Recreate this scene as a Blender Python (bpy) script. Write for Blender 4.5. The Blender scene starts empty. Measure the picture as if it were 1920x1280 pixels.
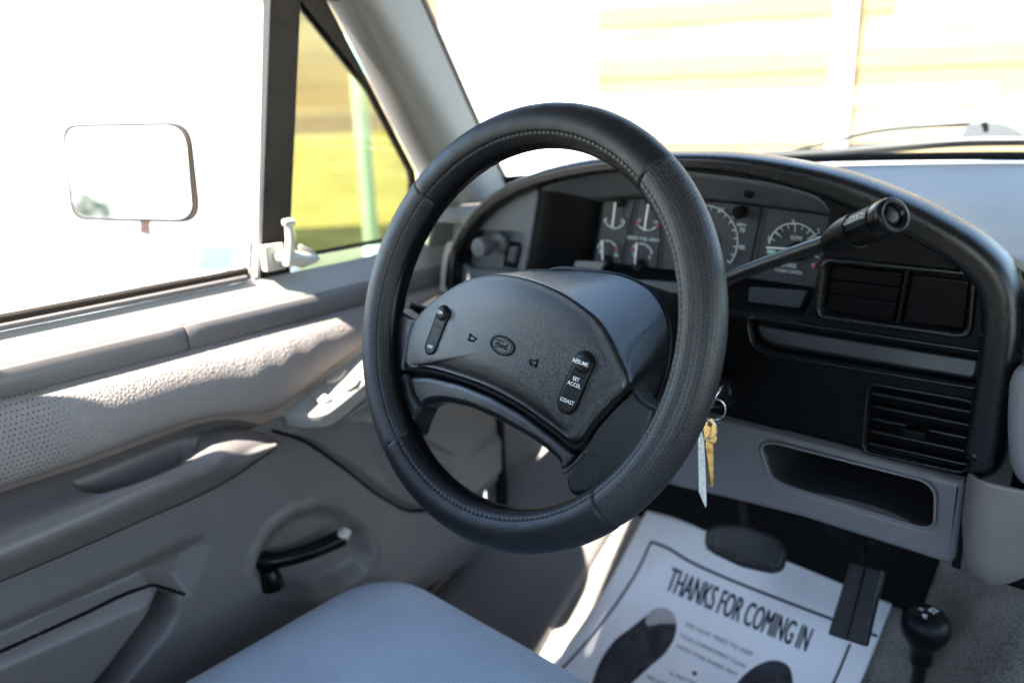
import bpy, bmesh, math, random
import numpy as np
from mathutils import Vector, Matrix
random.seed(7)
rng = np.random.default_rng(7)
SC = bpy.context.scene
COL = SC.collection

# ------------------------------------------------------------------ camera
# metres, X = to the passenger side, Y = to the front of the truck, Z = up, origin = centre of the steering wheel
YAW, PITCH, ROLL, FPX = 0.729957736, 0.291843250, -0.0322907168, 1512.19
CAM = np.array([0.4753, -0.5375, 0.1995])
GZ = -1.42                                   # ground outside
def _rot(yaw, pitch, roll):
    cy, sy, cp, sp = math.cos(yaw), math.sin(yaw), math.cos(pitch), math.sin(pitch)
    fw = np.array([-sy*cp, cy*cp, -sp]); r = np.array([cy, sy, 0.0]); u = np.cross(r, fw)
    cr, sr = math.cos(roll), math.sin(roll)
    return np.array([cr*r+sr*u, -sr*r+cr*u, fw])
RC = _rot(YAW, PITCH, ROLL)
cam_d = bpy.data.cameras.new('camera'); cam = bpy.data.objects.new('camera', cam_d); COL.objects.link(cam)
cam_d.sensor_width = 36.0; cam_d.lens = FPX/1920*36.0
cam_d.clip_start = 0.02; cam_d.clip_end = 3000
m = Matrix.Identity(4)
for i in range(3):
    m[i][0], m[i][1], m[i][2], m[i][3] = RC[0][i], RC[1][i], -RC[2][i], CAM[i]
cam.matrix_world = m
cam_d.dof.use_dof = True; cam_d.dof.focus_distance = 0.715; cam_d.dof.aperture_fstop = 3.3
SC.camera = cam

# ------------------------------------------------------------------ world, sun, exposure
SUN_DIR = Vector((-0.248, -0.66, 0.90)).normalized()          # towards the sun
w = bpy.data.worlds.new('World'); SC.world = w; w.use_nodes = True
wn = w.node_tree.nodes; wl = w.node_tree.links
sky = wn.new('ShaderNodeTexSky'); sky.sky_type = 'NISHITA'; sky.sun_disc = False
sky.sun_elevation = math.asin(SUN_DIR.z); sky.sun_rotation = math.atan2(SUN_DIR.x, SUN_DIR.y)
sky.air_density = 1.3; sky.dust_density = 0.5; sky.ozone_density = 1.5
bg = wn['Background']; bg.inputs['Strength'].default_value = 0.15
wl.new(sky.outputs['Color'], bg.inputs['Color'])
sd = bpy.data.lights.new('sun', 'SUN'); sd.energy = 5.0; sd.angle = math.radians(0.5); sd.color = (1.0, 0.95, 0.86)
so = bpy.data.objects.new('sun', sd); COL.objects.link(so)
so.rotation_euler = SUN_DIR.to_track_quat('Z', 'Y').to_euler(); so.location = (-2, -4, 9)
SC.view_settings.view_transform = 'Standard'; SC.view_settings.look = 'None'
SC.view_settings.gamma = 1.0; SC.view_settings.use_curve_mapping = False
SC.view_settings.exposure = 3.1
SC.cycles.use_denoising = True
SC.cycles.max_bounces = 10; SC.cycles.diffuse_bounces = 6; SC.cycles.glossy_bounces = 4
SC.cycles.transparent_max_bounces = 16; SC.cycles.sample_clamp_indirect = 8.0
SC.cycles.caustics_reflective = False; SC.cycles.caustics_refractive = False

# ------------------------------------------------------------------ rays from the photograph to real planes
def ray(x, y): return np.array([(x-960)/FPX, -(y-640)/FPX, 1.0]) @ RC
def onX(x, y, X): d = ray(x, y); return CAM+d*(X-CAM[0])/d[0]
def onY(x, y, Y): d = ray(x, y); return CAM+d*(Y-CAM[1])/d[1]
def onZ(x, y, Z): d = ray(x, y); return CAM+d*(Z-CAM[2])/d[2]
def onP(x, y, p, n):
    d = ray(x, y); p = np.asarray(p); n = np.asarray(n); return CAM+d*((p-CAM)@n)/(d@n)
def pj(P):
    q = (np.asarray(P)-CAM) @ RC.T
    return np.stack([960+FPX*q[..., 0]/q[..., 2], 640-FPX*q[..., 1]/q[..., 2]], -1)
PX = lambda X: (lambda pts: np.array([onX(a, b, X) for a, b in pts]))
PY = lambda Y: (lambda pts: np.array([onY(a, b, Y) for a, b in pts]))
PZ = lambda Z: (lambda pts: np.array([onZ(a, b, Z) for a, b in pts]))

# ------------------------------------------------------------------ materials
def new_mat(name):
    mt = bpy.data.materials.new(name); mt.use_nodes = True
    return mt, mt.node_tree.nodes, mt.node_tree.links, mt.node_tree.nodes['Principled BSDF']
def mat(name, col, rough=0.5, spec=0.5, metal=0.0, var=0.0, vscale=6.0, bumps=(), rvar=0.0, sheen=0.0, coat=0.0, coords='Object'):
    """bumps: list of (kind, scale, strength, distance)"""
    mt, n, l, b = new_mat(name)
    b.inputs['Base Color'].default_value = (*col, 1); b.inputs['Roughness'].default_value = rough
    b.inputs['Specular IOR Level'].default_value = spec; b.inputs['Metallic'].default_value = metal
    if sheen: b.inputs['Sheen Weight'].default_value = sheen; b.inputs['Sheen Roughness'].default_value = .5
    if coat: b.inputs['Coat Weight'].default_value = coat; b.inputs['Coat Roughness'].default_value = .15
    tc = n.new('ShaderNodeTexCoord'); src = tc.outputs[coords]
    if var or rvar:
        nz = n.new('ShaderNodeTexNoise'); nz.inputs['Scale'].default_value = vscale; nz.inputs['Detail'].default_value = 6
        nz.inputs['Roughness'].default_value = .62
        l.new(src, nz.inputs['Vector'])
        if var:
            mr = n.new('ShaderNodeMapRange'); mr.inputs[1].default_value = .3; mr.inputs[2].default_value = .7
            mr.inputs[3].default_value = 1-var; mr.inputs[4].default_value = 1+var
            l.new(nz.outputs['Fac'], mr.inputs[0])
            mx = n.new('ShaderNodeVectorMath'); mx.operation = 'SCALE'; mx.inputs[0].default_value = col
            l.new(mr.outputs[0], mx.inputs['Scale']); l.new(mx.outputs[0], b.inputs['Base Color'])
        if rvar:
            mr = n.new('ShaderNodeMapRange'); mr.inputs[1].default_value = .3; mr.inputs[2].default_value = .7
            mr.inputs[3].default_value = max(.05, rough-rvar); mr.inputs[4].default_value = min(1, rough+rvar)
            l.new(nz.outputs['Fac'], mr.inputs[0]); l.new(mr.outputs[0], b.inputs['Roughness'])
    prev = None
    for kind, sc, st, ds in bumps:
        if kind == 'noise':
            t = n.new('ShaderNodeTexNoise'); t.inputs['Scale'].default_value = sc; t.inputs['Detail'].default_value = 4; o = t.outputs['Fac']
        elif kind == 'wave':
            t = n.new('ShaderNodeTexWave'); t.inputs['Scale'].default_value = sc; t.inputs['Distortion'].default_value = .4; o = t.outputs['Fac']
        else:
            t = n.new('ShaderNodeTexVoronoi'); t.feature = 'DISTANCE_TO_EDGE' if kind == 'cells' else 'F1'
            t.inputs['Scale'].default_value = sc; o = t.outputs['Distance']
        if kind == 'cells':
            wp = n.new('ShaderNodeTexNoise'); wp.inputs['Scale'].default_value = sc*.35; wp.inputs['Detail'].default_value = 2
            l.new(src, wp.inputs['Vector'])
            sc_ = n.new('ShaderNodeVectorMath'); sc_.operation = 'MULTIPLY_ADD'; sc_.inputs[1].default_value = (2.2/sc,)*3
            l.new(wp.outputs['Color'], sc_.inputs[0]); l.new(src, sc_.inputs[2]); l.new(sc_.outputs[0], t.inputs['Vector'])
            pw = n.new('ShaderNodeMapRange'); pw.inputs[1].default_value = 0; pw.inputs[2].default_value = .25
            pw.interpolation_type = 'SMOOTHSTEP'
            l.new(o, pw.inputs[0]); o = pw.outputs[0]
        else:
            l.new(src, t.inputs['Vector'])
        bp = n.new('ShaderNodeBump'); bp.inputs['Strength'].default_value = st; bp.inputs['Distance'].default_value = ds
        l.new(o, bp.inputs['Height'])
        if prev: l.new(prev, bp.inputs['Normal'])
        prev = bp.outputs['Normal']
    if prev: l.new(prev, b.inputs['Normal'])
    return mt

def thin_glass(name, tint, refl_rough=0.0, ior=1.45, dirt=0.0):
    mt, n, l, b = new_mat(name); n.remove(b)
    tr = n.new('ShaderNodeBsdfTransparent'); tr.inputs[0].default_value = (*tint, 1)
    gl = n.new('ShaderNodeBsdfGlossy'); gl.inputs['Roughness'].default_value = refl_rough
    fr = n.new('ShaderNodeFresnel'); fr.inputs['IOR'].default_value = ior
    mx = n.new('ShaderNodeMixShader'); l.new(fr.outputs[0], mx.inputs[0]); l.new(tr.outputs[0], mx.inputs[1]); l.new(gl.outputs[0], mx.inputs[2])
    out = n['Material Output']
    last = mx.outputs[0]
    if dirt:
        df = n.new('ShaderNodeBsdfDiffuse'); df.inputs[0].default_value = (.45, .43, .36, 1)
        nz = n.new('ShaderNodeTexNoise'); nz.inputs['Scale'].default_value = 18; nz.inputs['Detail'].default_value = 6
        tc = n.new('ShaderNodeTexCoord'); l.new(tc.outputs['Object'], nz.inputs['Vector'])
        mr = n.new('ShaderNodeMapRange'); mr.inputs[1].default_value = .45; mr.inputs[2].default_value = .8; mr.inputs[3].default_value = dirt*.3; mr.inputs[4].default_value = dirt
        l.new(nz.outputs['Fac'], mr.inputs[0])
        m2 = n.new('ShaderNodeMixShader'); l.new(mr.outputs[0], m2.inputs[0]); l.new(last, m2.inputs[1]); l.new(df.outputs[0], m2.inputs[2]); last = m2.outputs[0]
    l.new(last, out.inputs['Surface'])
    return mt

def dotted(name, col, hole, rough, nu, frac=.27, bump=.5, coords='UV', grain=None, limit=None, spec=.5):
    """leather punched with a staggered grid of tiny holes (nu = holes per unit of the coordinates)"""
    mt, n, l, b = new_mat(name)
    b.inputs['Roughness'].default_value = rough; b.inputs['Specular IOR Level'].default_value = spec
    tc = n.new('ShaderNodeTexCoord'); sp = n.new('ShaderNodeSeparateXYZ'); l.new(tc.outputs[coords], sp.inputs[0])
    def M(op, a, bb=None, c=None):
        x = n.new('ShaderNodeMath'); x.operation = op
        for i, v in enumerate((a, bb, c)):
            if v is None: continue
            if isinstance(v, (int, float)): x.inputs[i].default_value = v
            else: l.new(v, x.inputs[i])
        return x.outputs[0]
    ax = (sp.outputs[0], sp.outputs[1]) if coords == 'UV' else (sp.outputs[1], sp.outputs[2])
    U = M('MULTIPLY', ax[0], nu); V = M('MULTIPLY', ax[1], nu)
    row = M('FLOOR', V); st = M('MULTIPLY', M('MODULO', M('ABSOLUTE', row), 2.0), .5)
    fu = M('SUBTRACT', M('FRACT', M('ADD', U, st)), .5); fv = M('SUBTRACT', M('FRACT', V), .5)
    d = M('SQRT', M('ADD', M('MULTIPLY', fu, fu), M('MULTIPLY', fv, fv)))
    mr = n.new('ShaderNodeMapRange'); mr.interpolation_type = 'SMOOTHSTEP'
    mr.inputs[1].default_value = frac*.6; mr.inputs[2].default_value = frac; mr.inputs[3].default_value = 0; mr.inputs[4].default_value = 1
    l.new(d, mr.inputs[0]); fac = mr.outputs[0]
    if limit is not None:
        lim = n.new('ShaderNodeMapRange'); lim.inputs[1].default_value = limit[0]; lim.inputs[2].default_value = limit[1]
        l.new(sp.outputs[1], lim.inputs[0]); fac = M('MAXIMUM', fac, lim.outputs[0])
    mx = n.new('ShaderNodeMix'); mx.data_type = 'RGBA'; mx.inputs[6].default_value = (*hole, 1); mx.inputs[7].default_value = (*col, 1)
    l.new(fac, mx.inputs[0]); l.new(mx.outputs[2], b.inputs['Base Color'])
    bp = n.new('ShaderNodeBump'); bp.inputs['Strength'].default_value = bump; bp.inputs['Distance'].default_value = .0008
    l.new(fac, bp.inputs['Height'])
    prev = bp.outputs[0]
    if grain:
        for sc, stg, ds, dist in grain:
            t = n.new('ShaderNodeTexVoronoi'); t.feature = 'DISTANCE_TO_EDGE'; t.inputs['Scale'].default_value = sc
            wp = n.new('ShaderNodeTexNoise'); wp.inputs['Scale'].default_value = sc*.3; wp.inputs['Detail'].default_value = 3
            l.new(tc.outputs['Object'], wp.inputs['Vector'])
            q = n.new('ShaderNodeVectorMath'); q.operation = 'MULTIPLY_ADD'; q.inputs[1].default_value = (dist/sc,)*3
            l.new(wp.outputs['Color'], q.inputs[0]); l.new(tc.outputs['Object'], q.inputs[2]); l.new(q.outputs[0], t.inputs['Vector'])
            pw = n.new('ShaderNodeMapRange'); pw.interpolation_type = 'SMOOTHSTEP'; pw.inputs[2].default_value = .3
            l.new(t.outputs['Distance'], pw.inputs[0])
            b2 = n.new('ShaderNodeBump'); b2.inputs['Strength'].default_value = stg; b2.inputs['Distance'].default_value = ds
            l.new(pw.outputs[0], b2.inputs['Height']); l.new(prev, b2.inputs['Normal']); prev = b2.outputs[0]
    l.new(prev, b.inputs['Normal'])
    return mt

GRAIN = (('cells', 900, .25, .0006), ('noise', 1800, .12, .0005))
M = {}
M['leather'] = mat('smooth_black_leather', (.0062, .0068, .0082), .44, .32, bumps=(('cells', 1400, .12, .0004), ('noise', 60, .05, .002)), rvar=.05, vscale=30)
M['perf'] = dotted('perforated_black_leather', (.0115, .012, .0138), (.001, .001, .0013), .5, 300, .34, .7)
M['pad'] = mat('grained_black_vinyl', (.006, .0066, .008), .21, .42, coat=.10, bumps=(('cells', 900, .22, .0007), ('noise', 240, .10, .0012)), rvar=.06, vscale=14)
M['hoodv'] = mat('hood_vinyl', (.004, .0042, .0048), .27, .36, bumps=(('noise', 1100, .35, .0008),), rvar=.05, vscale=20)
M['trayin'] = mat('shaded_tray_plastic', (.02, .02, .021), .6, .3)  # grey dash plastic with the tray's inner shade put into the colour
M['lid'] = mat('grained_lid_plastic', (.005, .0053, .006), .34, .5, bumps=(('noise', 900, .4, .0009),), rvar=.06, vscale=18)
M['slat'] = mat('slat_plastic', (.008, .008, .0085), .34, .4)
M['black'] = mat('black_plastic', (.004, .004, .0044), .42, .10, bumps=(('noise', 1600, .22, .0006),), rvar=.06, vscale=22)
M['blacktex'] = mat('textured_black_plastic', (.0045, .0046, .0050), .42, .08, bumps=(('noise', 900, .35, .0008),), rvar=.05, vscale=16)
M['gloss'] = mat('glossy_black_plastic', (.0035, .0035, .0038), .24, .16, rvar=.05, vscale=30)
M['button'] = mat('soft_black_button', (.005, .005, .006), .42, .2)
M['satin'] = mat('satin_black_metal', (.007, .007, .0075), .4, .3, rvar=.06, vscale=40)
M['dark'] = mat('dark_rubber', (.007, .007, .007), .7, .12, bumps=(('noise', 300, .2, .001),))
M['pedal'] = mat('worn_pedal_rubber', (.016, .016, .0165), .5, .35, var=.25, vscale=40, bumps=(('noise', 300, .3, .001),), rvar=.12)
M['thread'] = mat('black_thread', (.018, .018, .020), .6, .3)
M['greyp'] = mat('taupe_grey_plastic', (.150, .131, .122), .40, .42, var=.07, vscale=9, bumps=(('noise', 1300, .16, .0005),), rvar=.05)
M['lowdash'] = mat('cool_grey_plastic', (.15, .142, .146), .45, .35, var=.05, vscale=9, bumps=(('noise', 1300, .2, .0005),), rvar=.05)
M['ltgrey'] = mat('light_grey_plastic', (.33, .305, .275), .42, .4, var=.06, vscale=9, bumps=(('noise', 1300, .16, .0005),))
M['trim'] = mat('pillar_trim_plastic', (.205, .192, .175), .6, .22, var=.05, vscale=10, bumps=(('noise', 900, .2, .0006),))
M['padleather'] = dotted('taupe_grained_leather', (.26, .225, .205), (.06, .03, .03), .52, 200, .20, .6, coords='Object', grain=((230, .42, .0022, 1.8), (600, .22, .0007, 1.2)), limit=(-.21, -.17), spec=.4)
M['seal'] = mat('brown_black_seal_rubber', (.034, .026, .020), .65, .10, var=.2, vscale=30, bumps=(('noise', 200, .2, .001),))
M['chrome'] = mat('worn_chrome', (.75, .72, .68), .22, .5, 1.0, rvar=.1, vscale=50)
M['latch'] = mat('cream_painted_latch', (.50, .46, .39), .4, .4)
M['steel'] = mat('bright_steel', (.72, .71, .69), .18, .5, 1.0)
M['brass'] = mat('worn_brass', (.50, .34, .14), .3, .5, 1.0, var=.15, vscale=120, rvar=.1)
M['white'] = mat('white_print', (.80, .80, .80), .6, .3)
M['dimprint'] = mat('pale_dial_print', (.40, .43, .45), .6, .3)
M['red'] = mat('red_dial_print', (.36, .04, .05), .6, .3)
M['green'] = mat('green_dial_print', (.25, .45, .38), .6, .3)
M['gauge'] = mat('charcoal_gauge_face', (.030, .032, .037), .5, .25, var=.06, vscale=30)
M['needle'] = mat('white_needle', (.62, .64, .64), .5, .3)
M['visor'] = mat('grey_instrument_visor', (.085, .09, .10), .5, .3, var=.08, vscale=20, bumps=(('noise', 600, .2, .0006),))
M['ink'] = mat('black_ink', (.016, .017, .024), .7, .2)
M['paper'] = mat('white_paper', (.85, .85, .845), .65, .3, var=.03, vscale=14, bumps=(('noise', 16, .25, .01),))
M['sole'] = mat('halftone_shoe_print', (.045, .045, .05), .75, .2, var=.45, vscale=55)
M['glass'] = thin_glass('clear_window_glass', (.95, .97, .95), 0.0, 1.45, .02)
M['ws'] = thin_glass('windshield_glass', (.90, .93, .90), 0.0, 1.45, .05)
M['tint'] = thin_glass('tinted_vent_glass', (.62, .60, .44), 0.02, 1.45, .12)
M['mirror'] = mat('mirror_silver', (.92, .93, .93), .02, .5, 1.0)
M['paint'] = mat('white_body_paint', (.80, .79, .76), .25, .5, coat=.5)
M['amber'] = mat('amber_lens', (.10, .05, .032), .3, .5)
M['liner'] = mat('grey_headliner_cloth', (.22, .215, .21), .9, .2, bumps=(('noise', 500, .3, .001),))

def carpet_mat():
    mt, n, l, b = new_mat('grey_loop_carpet')
    tc = n.new('ShaderNodeTexCoord')
    a = n.new('ShaderNodeTexNoise'); a.inputs['Scale'].default_value = 420; a.inputs['Detail'].default_value = 3
    c = n.new('ShaderNodeTexNoise'); c.inputs['Scale'].default_value = 9; c.inputs['Detail'].default_value = 5
    for x in (a, c): l.new(tc.outputs['Object'], x.inputs['Vector'])
    r = n.new('ShaderNodeValToRGB'); r.color_ramp.elements[0].position = .34; r.color_ramp.elements[0].color = (.08, .074, .064, 1)
    r.color_ramp.elements[1].position = .68; r.color_ramp.elements[1].color = (.42, .39, .34, 1)
    ad = n.new('ShaderNodeMath'); ad.operation = 'MULTIPLY_ADD'; ad.inputs[1].default_value = .35; l.new(c.outputs['Fac'], ad.inputs[0])
    s2 = n.new('ShaderNodeMath'); s2.operation = 'MULTIPLY'; s2.inputs[1].default_value = .68; l.new(a.outputs['Fac'], s2.inputs[0]); l.new(s2.outputs[0], ad.inputs[2])
    l.new(ad.outputs[0], r.inputs[0]); l.new(r.outputs[0], b.inputs['Base Color'])
    bp = n.new('ShaderNodeBump'); bp.inputs['Strength'].default_value = .9; bp.inputs['Distance'].default_value = .004
    l.new(a.outputs['Fac'], bp.inputs['Height']); l.new(bp.outputs[0], b.inputs['Normal'])
    b.inputs['Roughness'].default_value = .95; b.inputs['Specular IOR Level'].default_value = .1
    return mt
M['carpet'] = carpet_mat()
def fabric_mat():
    mt, n, l, b = new_mat('blue_grey_ribbed_seat_cloth')
    tc = n.new('ShaderNodeTexCoord')
    mp = n.new('ShaderNodeMapping'); mp.inputs['Rotation'].default_value = (0, 0, math.radians(8)); l.new(tc.outputs['Object'], mp.inputs['Vector'])
    wv = n.new('ShaderNodeTexWave'); wv.bands_direction = 'X'; wv.inputs['Scale'].default_value = 92; wv.inputs['Distortion'].default_value = 1.0; wv.inputs['Detail'].default_value = 2; wv.inputs['Detail Scale'].default_value = 4
    nz = n.new('ShaderNodeTexNoise'); nz.inputs['Scale'].default_value = 900; nz.inputs['Detail'].default_value = 3
    bg_ = n.new('ShaderNodeTexNoise'); bg_.inputs['Scale'].default_value = 12; bg_.inputs['Detail'].default_value = 4
    l.new(mp.outputs[0], wv.inputs['Vector']); l.new(mp.outputs[0], nz.inputs['Vector']); l.new(mp.outputs[0], bg_.inputs['Vector'])
    s = n.new('ShaderNodeMath'); s.operation = 'MULTIPLY_ADD'; s.inputs[1].default_value = .45; l.new(wv.outputs['Fac'], s.inputs[0])
    s1 = n.new('ShaderNodeMath'); s1.operation = 'MULTIPLY_ADD'; s1.inputs[1].default_value = .5; l.new(nz.outputs['Fac'], s1.inputs[0])
    s2 = n.new('ShaderNodeMath'); s2.operation = 'MULTIPLY'; s2.inputs[1].default_value = .3; l.new(bg_.outputs['Fac'], s2.inputs[0])
    l.new(s2.outputs[0], s1.inputs[2]); l.new(s1.outputs[0], s.inputs[2])
    r = n.new('ShaderNodeValToRGB'); r.color_ramp.elements[0].position = .25; r.color_ramp.elements[0].color = (.16, .205, .26, 1)
    r.color_ramp.elements[1].position = .95; r.color_ramp.elements[1].color = (.43, .49, .56, 1)
    l.new(s.outputs[0], r.inputs[0]); l.new(r.outputs[0], b.inputs['Base Color'])
    bp = n.new('ShaderNodeBump'); bp.inputs['Strength'].default_value = .5; bp.inputs['Distance'].default_value = .0014
    l.new(s.outputs[0], bp.inputs['Height']); l.new(bp.outputs[0], b.inputs['Normal'])
    b.inputs['Roughness'].default_value = .9; b.inputs['Specular IOR Level'].default_value = .15
    b.inputs['Sheen Weight'].default_value = .35; b.inputs['Sheen Roughness'].default_value = .4
    return mt
M['fabric'] = fabric_mat()
def board_mat():
    mt, n, l, b = new_mat('weathered_tan_boards')
    tc = n.new('ShaderNodeTexCoord'); at = n.new('ShaderNodeAttribute'); at.attribute_name = 'plank'
    mp = n.new('ShaderNodeMapping'); mp.inputs['Scale'].default_value = (1.0, 1.0, 26); l.new(tc.outputs['Object'], mp.inputs['Vector'])
    nz = n.new('ShaderNodeTexNoise'); nz.inputs['Scale'].default_value = 2.0; nz.inputs['Detail'].default_value = 6; l.new(mp.outputs[0], nz.inputs['Vector'])
    ad = n.new('ShaderNodeMath'); ad.operation = 'ADD'; l.new(nz.outputs['Fac'], ad.inputs[0]); l.new(at.outputs['Fac'], ad.inputs[1])
    r = n.new('ShaderNodeValToRGB'); e = r.color_ramp.elements
    e[0].position = .35; e[0].color = (.22, .142, .064, 1); e[1].position = 1.08; e[1].color = (.42, .325, .18, 1)
    l.new(ad.outputs[0], r.inputs[0]); l.new(r.outputs[0], b.inputs['Base Color']); b.inputs['Roughness'].default_value = .85
    return mt
M['board'] = board_mat()
def grass_mat():
    mt, n, l, b = new_mat('sunny_lawn')
    tc = n.new('ShaderNodeTexCoord')
    a = n.new('ShaderNodeTexNoise'); a.inputs['Scale'].default_value = 1.6; a.inputs['Detail'].default_value = 8
    l.new(tc.outputs['Object'], a.inputs['Vector'])
    r = n.new('ShaderNodeValToRGB'); e = r.color_ramp.elements
    e[0].position = .35; e[0].color = (.19, .185, .055, 1); e[1].position = .7; e[1].color = (.27, .26, .10, 1)
    l.new(a.outputs['Fac'], r.inputs[0]); l.new(r.outputs[0], b.inputs['Base Color']); b.inputs['Roughness'].default_value = .9
    return mt
M['grass'] = grass_mat()
M['concrete'] = mat('pale_concrete', (.33, .325, .31), .9, .2, var=.15, vscale=1.5, bumps=(('noise', 30, .2, .01),))
M['housewhite'] = mat('white_siding_paint', (.80, .79, .76), .7, .3, var=.03, vscale=3)
M['teal'] = mat('teal_painted_metal', (.30, .48, .42), .5, .4)

# ------------------------------------------------------------------ mesh helpers
def smooth_poly(pts, n, closed=False, lin=False):
    P = np.asarray(pts, float)
    if closed: P = np.vstack([P, P[:1]])
    seg = np.linalg.norm(np.diff(P, axis=0), axis=1); t = np.concatenate([[0], np.cumsum(seg)])
    T = np.linspace(0, t[-1], n+1)[:-1] if closed else np.linspace(0, t[-1], n)
    out = np.empty((len(T), P.shape[1]))
    if lin:
        for k in range(P.shape[1]): out[:, k] = np.interp(T, t, P[:, k])
        return out
    # monotone-ish catmull (chordal tangents)
    d = np.empty_like(P)
    for i in range(len(P)):
        if closed:
            a = P[i-1] if i > 0 else P[-2]; c = P[i+1] if i < len(P)-1 else P[1]
            ta = seg[i-1] if i > 0 else seg[-1]; tb = seg[i] if i < len(seg) else seg[0]
        else:
            a = P[max(i-1, 0)]; c = P[min(i+1, len(P)-1)]; ta = seg[i-1] if i > 0 else 0; tb = seg[i] if i < len(seg) else 0
        if ta == 0: d[i] = (c-P[i])/max(tb, 1e-9)
        elif tb == 0: d[i] = (P[i]-a)/max(ta, 1e-9)
        else: d[i] = ((P[i]-a)/ta*tb+(c-P[i])/tb*ta)/(ta+tb)
    idx = np.clip(np.searchsorted(t, T, side='right')-1, 0, len(seg)-1)
    h = seg[idx][:, None]; s = ((T-t[idx])[:, None])/h
    p0, p1, m0, m1 = P[idx], P[idx+1], d[idx]*h, d[idx+1]*h
    return (2*s**3-3*s**2+1)*p0+(s**3-2*s**2+s)*m0+(-2*s**3+3*s**2)*p1+(s**3-s**2)*m1

ORIG = {}
def props(o, label=None, cat=None, group=None, kind=None):
    if label: o['label'] = label
    if cat: o['category'] = cat
    if group: o['group'] = group
    if kind: o['kind'] = kind
    return o
def thing(name, label, cat, loc, group=None):
    o = bpy.data.objects.new(name, None); COL.objects.link(o); o.location = [float(v) for v in loc]
    o.empty_display_size = .05
    ORIG[o.name] = np.array(loc, float)
    return props(o, label, cat, group)
def root_of(o):
    while o.parent: o = o.parent
    return o
def link(name, me, mt, parent=None, smooth=35, origin=None):
    """me holds world coordinates; a part is stored relative to its thing"""
    o = bpy.data.objects.new(name, me); COL.objects.link(o)
    if isinstance(mt, (list, tuple)):
        for q in mt: me.materials.append(q)
    elif mt: me.materials.append(mt)
    off = None
    if parent:
        o.parent = parent
        off = ORIG.get(root_of(parent).name)
    elif origin is not None:
        off = np.array(origin, float); o.location = [float(v) for v in origin]; ORIG[o.name] = off
    if off is not None: me.transform(Matrix.Translation([-float(v) for v in off]))
    if smooth:
        for p in me.polygons: p.use_smooth = True
        try: me.set_sharp_from_angle(angle=math.radians(smooth))
        except Exception: pass
    return o
def mesh_from(name, verts, faces):
    me = bpy.data.meshes.new(name); me.from_pydata([tuple(map(float, v)) for v in verts], [], faces); me.update(); return me
def grid_mesh(name, G, cu=False, cv=False, uv=None):
    G = np.asarray(G, float); a, b = G.shape[:2]
    V = G.reshape(-1, 3); F = []
    for i in range(a if cu else a-1):
        for j in range(b if cv else b-1):
            i2, j2 = (i+1) % a, (j+1) % b
            F.append((i*b+j, i*b+j2, i2*b+j2, i2*b+j))
    me = mesh_from(name, V, F)
    if uv is not None:
        U = np.asarray(uv).reshape(-1, 2); l = me.uv_layers.new(name='uv')
        for lp in me.loops: l.data[lp.index].uv = U[lp.vertex_index]
    return me
def solidify(o, th, off=-1):
    md = o.modifiers.new('thickness', 'SOLIDIFY'); md.thickness = th; md.offset = off; md.use_even_offset = False; return o
def bevel(o, wd, seg=3, ang=40):
    md = o.modifiers.new('edge', 'BEVEL'); md.width = wd; md.segments = seg; md.limit_method = 'ANGLE'; md.angle_limit = math.radians(ang); return o
def subsurf(o, lv=2):
    md = o.modifiers.new('sub', 'SUBSURF'); md.levels = lv; md.render_levels = lv; return o
def loft_rows(rows, n=40, mm=6, lin=False):
    """rows: list of 3D polylines -> grid, smooth across rows"""
    R = np.array([smooth_poly(r, n, lin=lin) for r in rows])
    if mm <= 1: return R
    K = len(R); out = []
    for i in range(K-1):
        p0, p1, p2, p3 = R[max(i-1, 0)], R[i], R[i+1], R[min(i+2, K-1)]
        for q in range(mm):
            s = q/mm; m0, m1 = (p2-p0)/2, (p3-p1)/2
            out.append((2*s**3-3*s**2+1)*p1+(s**3-2*s**2+s)*m0+(-2*s**3+3*s**2)*p2+(s**3-s**2)*m1)
    out.append(R[-1]); return np.array(out)
def loft(name, rows, mt, parent, n=40, mm=6, th=0.003, lin=False, smooth=50, off=0):
    o = link(name, grid_mesh(name, loft_rows(rows, n, mm, lin)), mt, parent, smooth)
    if th: solidify(o, th, off)
    return o
def tube_verts(path, r, seg=12):
    P = np.asarray(path, float); n = len(P); rr = np.broadcast_to(np.asarray(r, float), (n,))
    T = np.gradient(P, axis=0); T /= np.linalg.norm(T, axis=1)[:, None]+1e-12
    up = np.array([0, 0, 1.0]) if abs(T[0][2]) < .9 else np.array([1.0, 0, 0])
    N = np.cross(T[0], up); N /= np.linalg.norm(N); rings = []
    for i in range(n):
        N = N-T[i]*(N@T[i]); N /= np.linalg.norm(N)+1e-12; B = np.cross(T[i], N)
        a = np.linspace(0, 2*math.pi, seg, endpoint=False)
        rings.append(P[i]+rr[i]*(np.cos(a)[:, None]*N+np.sin(a)[:, None]*B))
    return np.array(rings)
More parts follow.
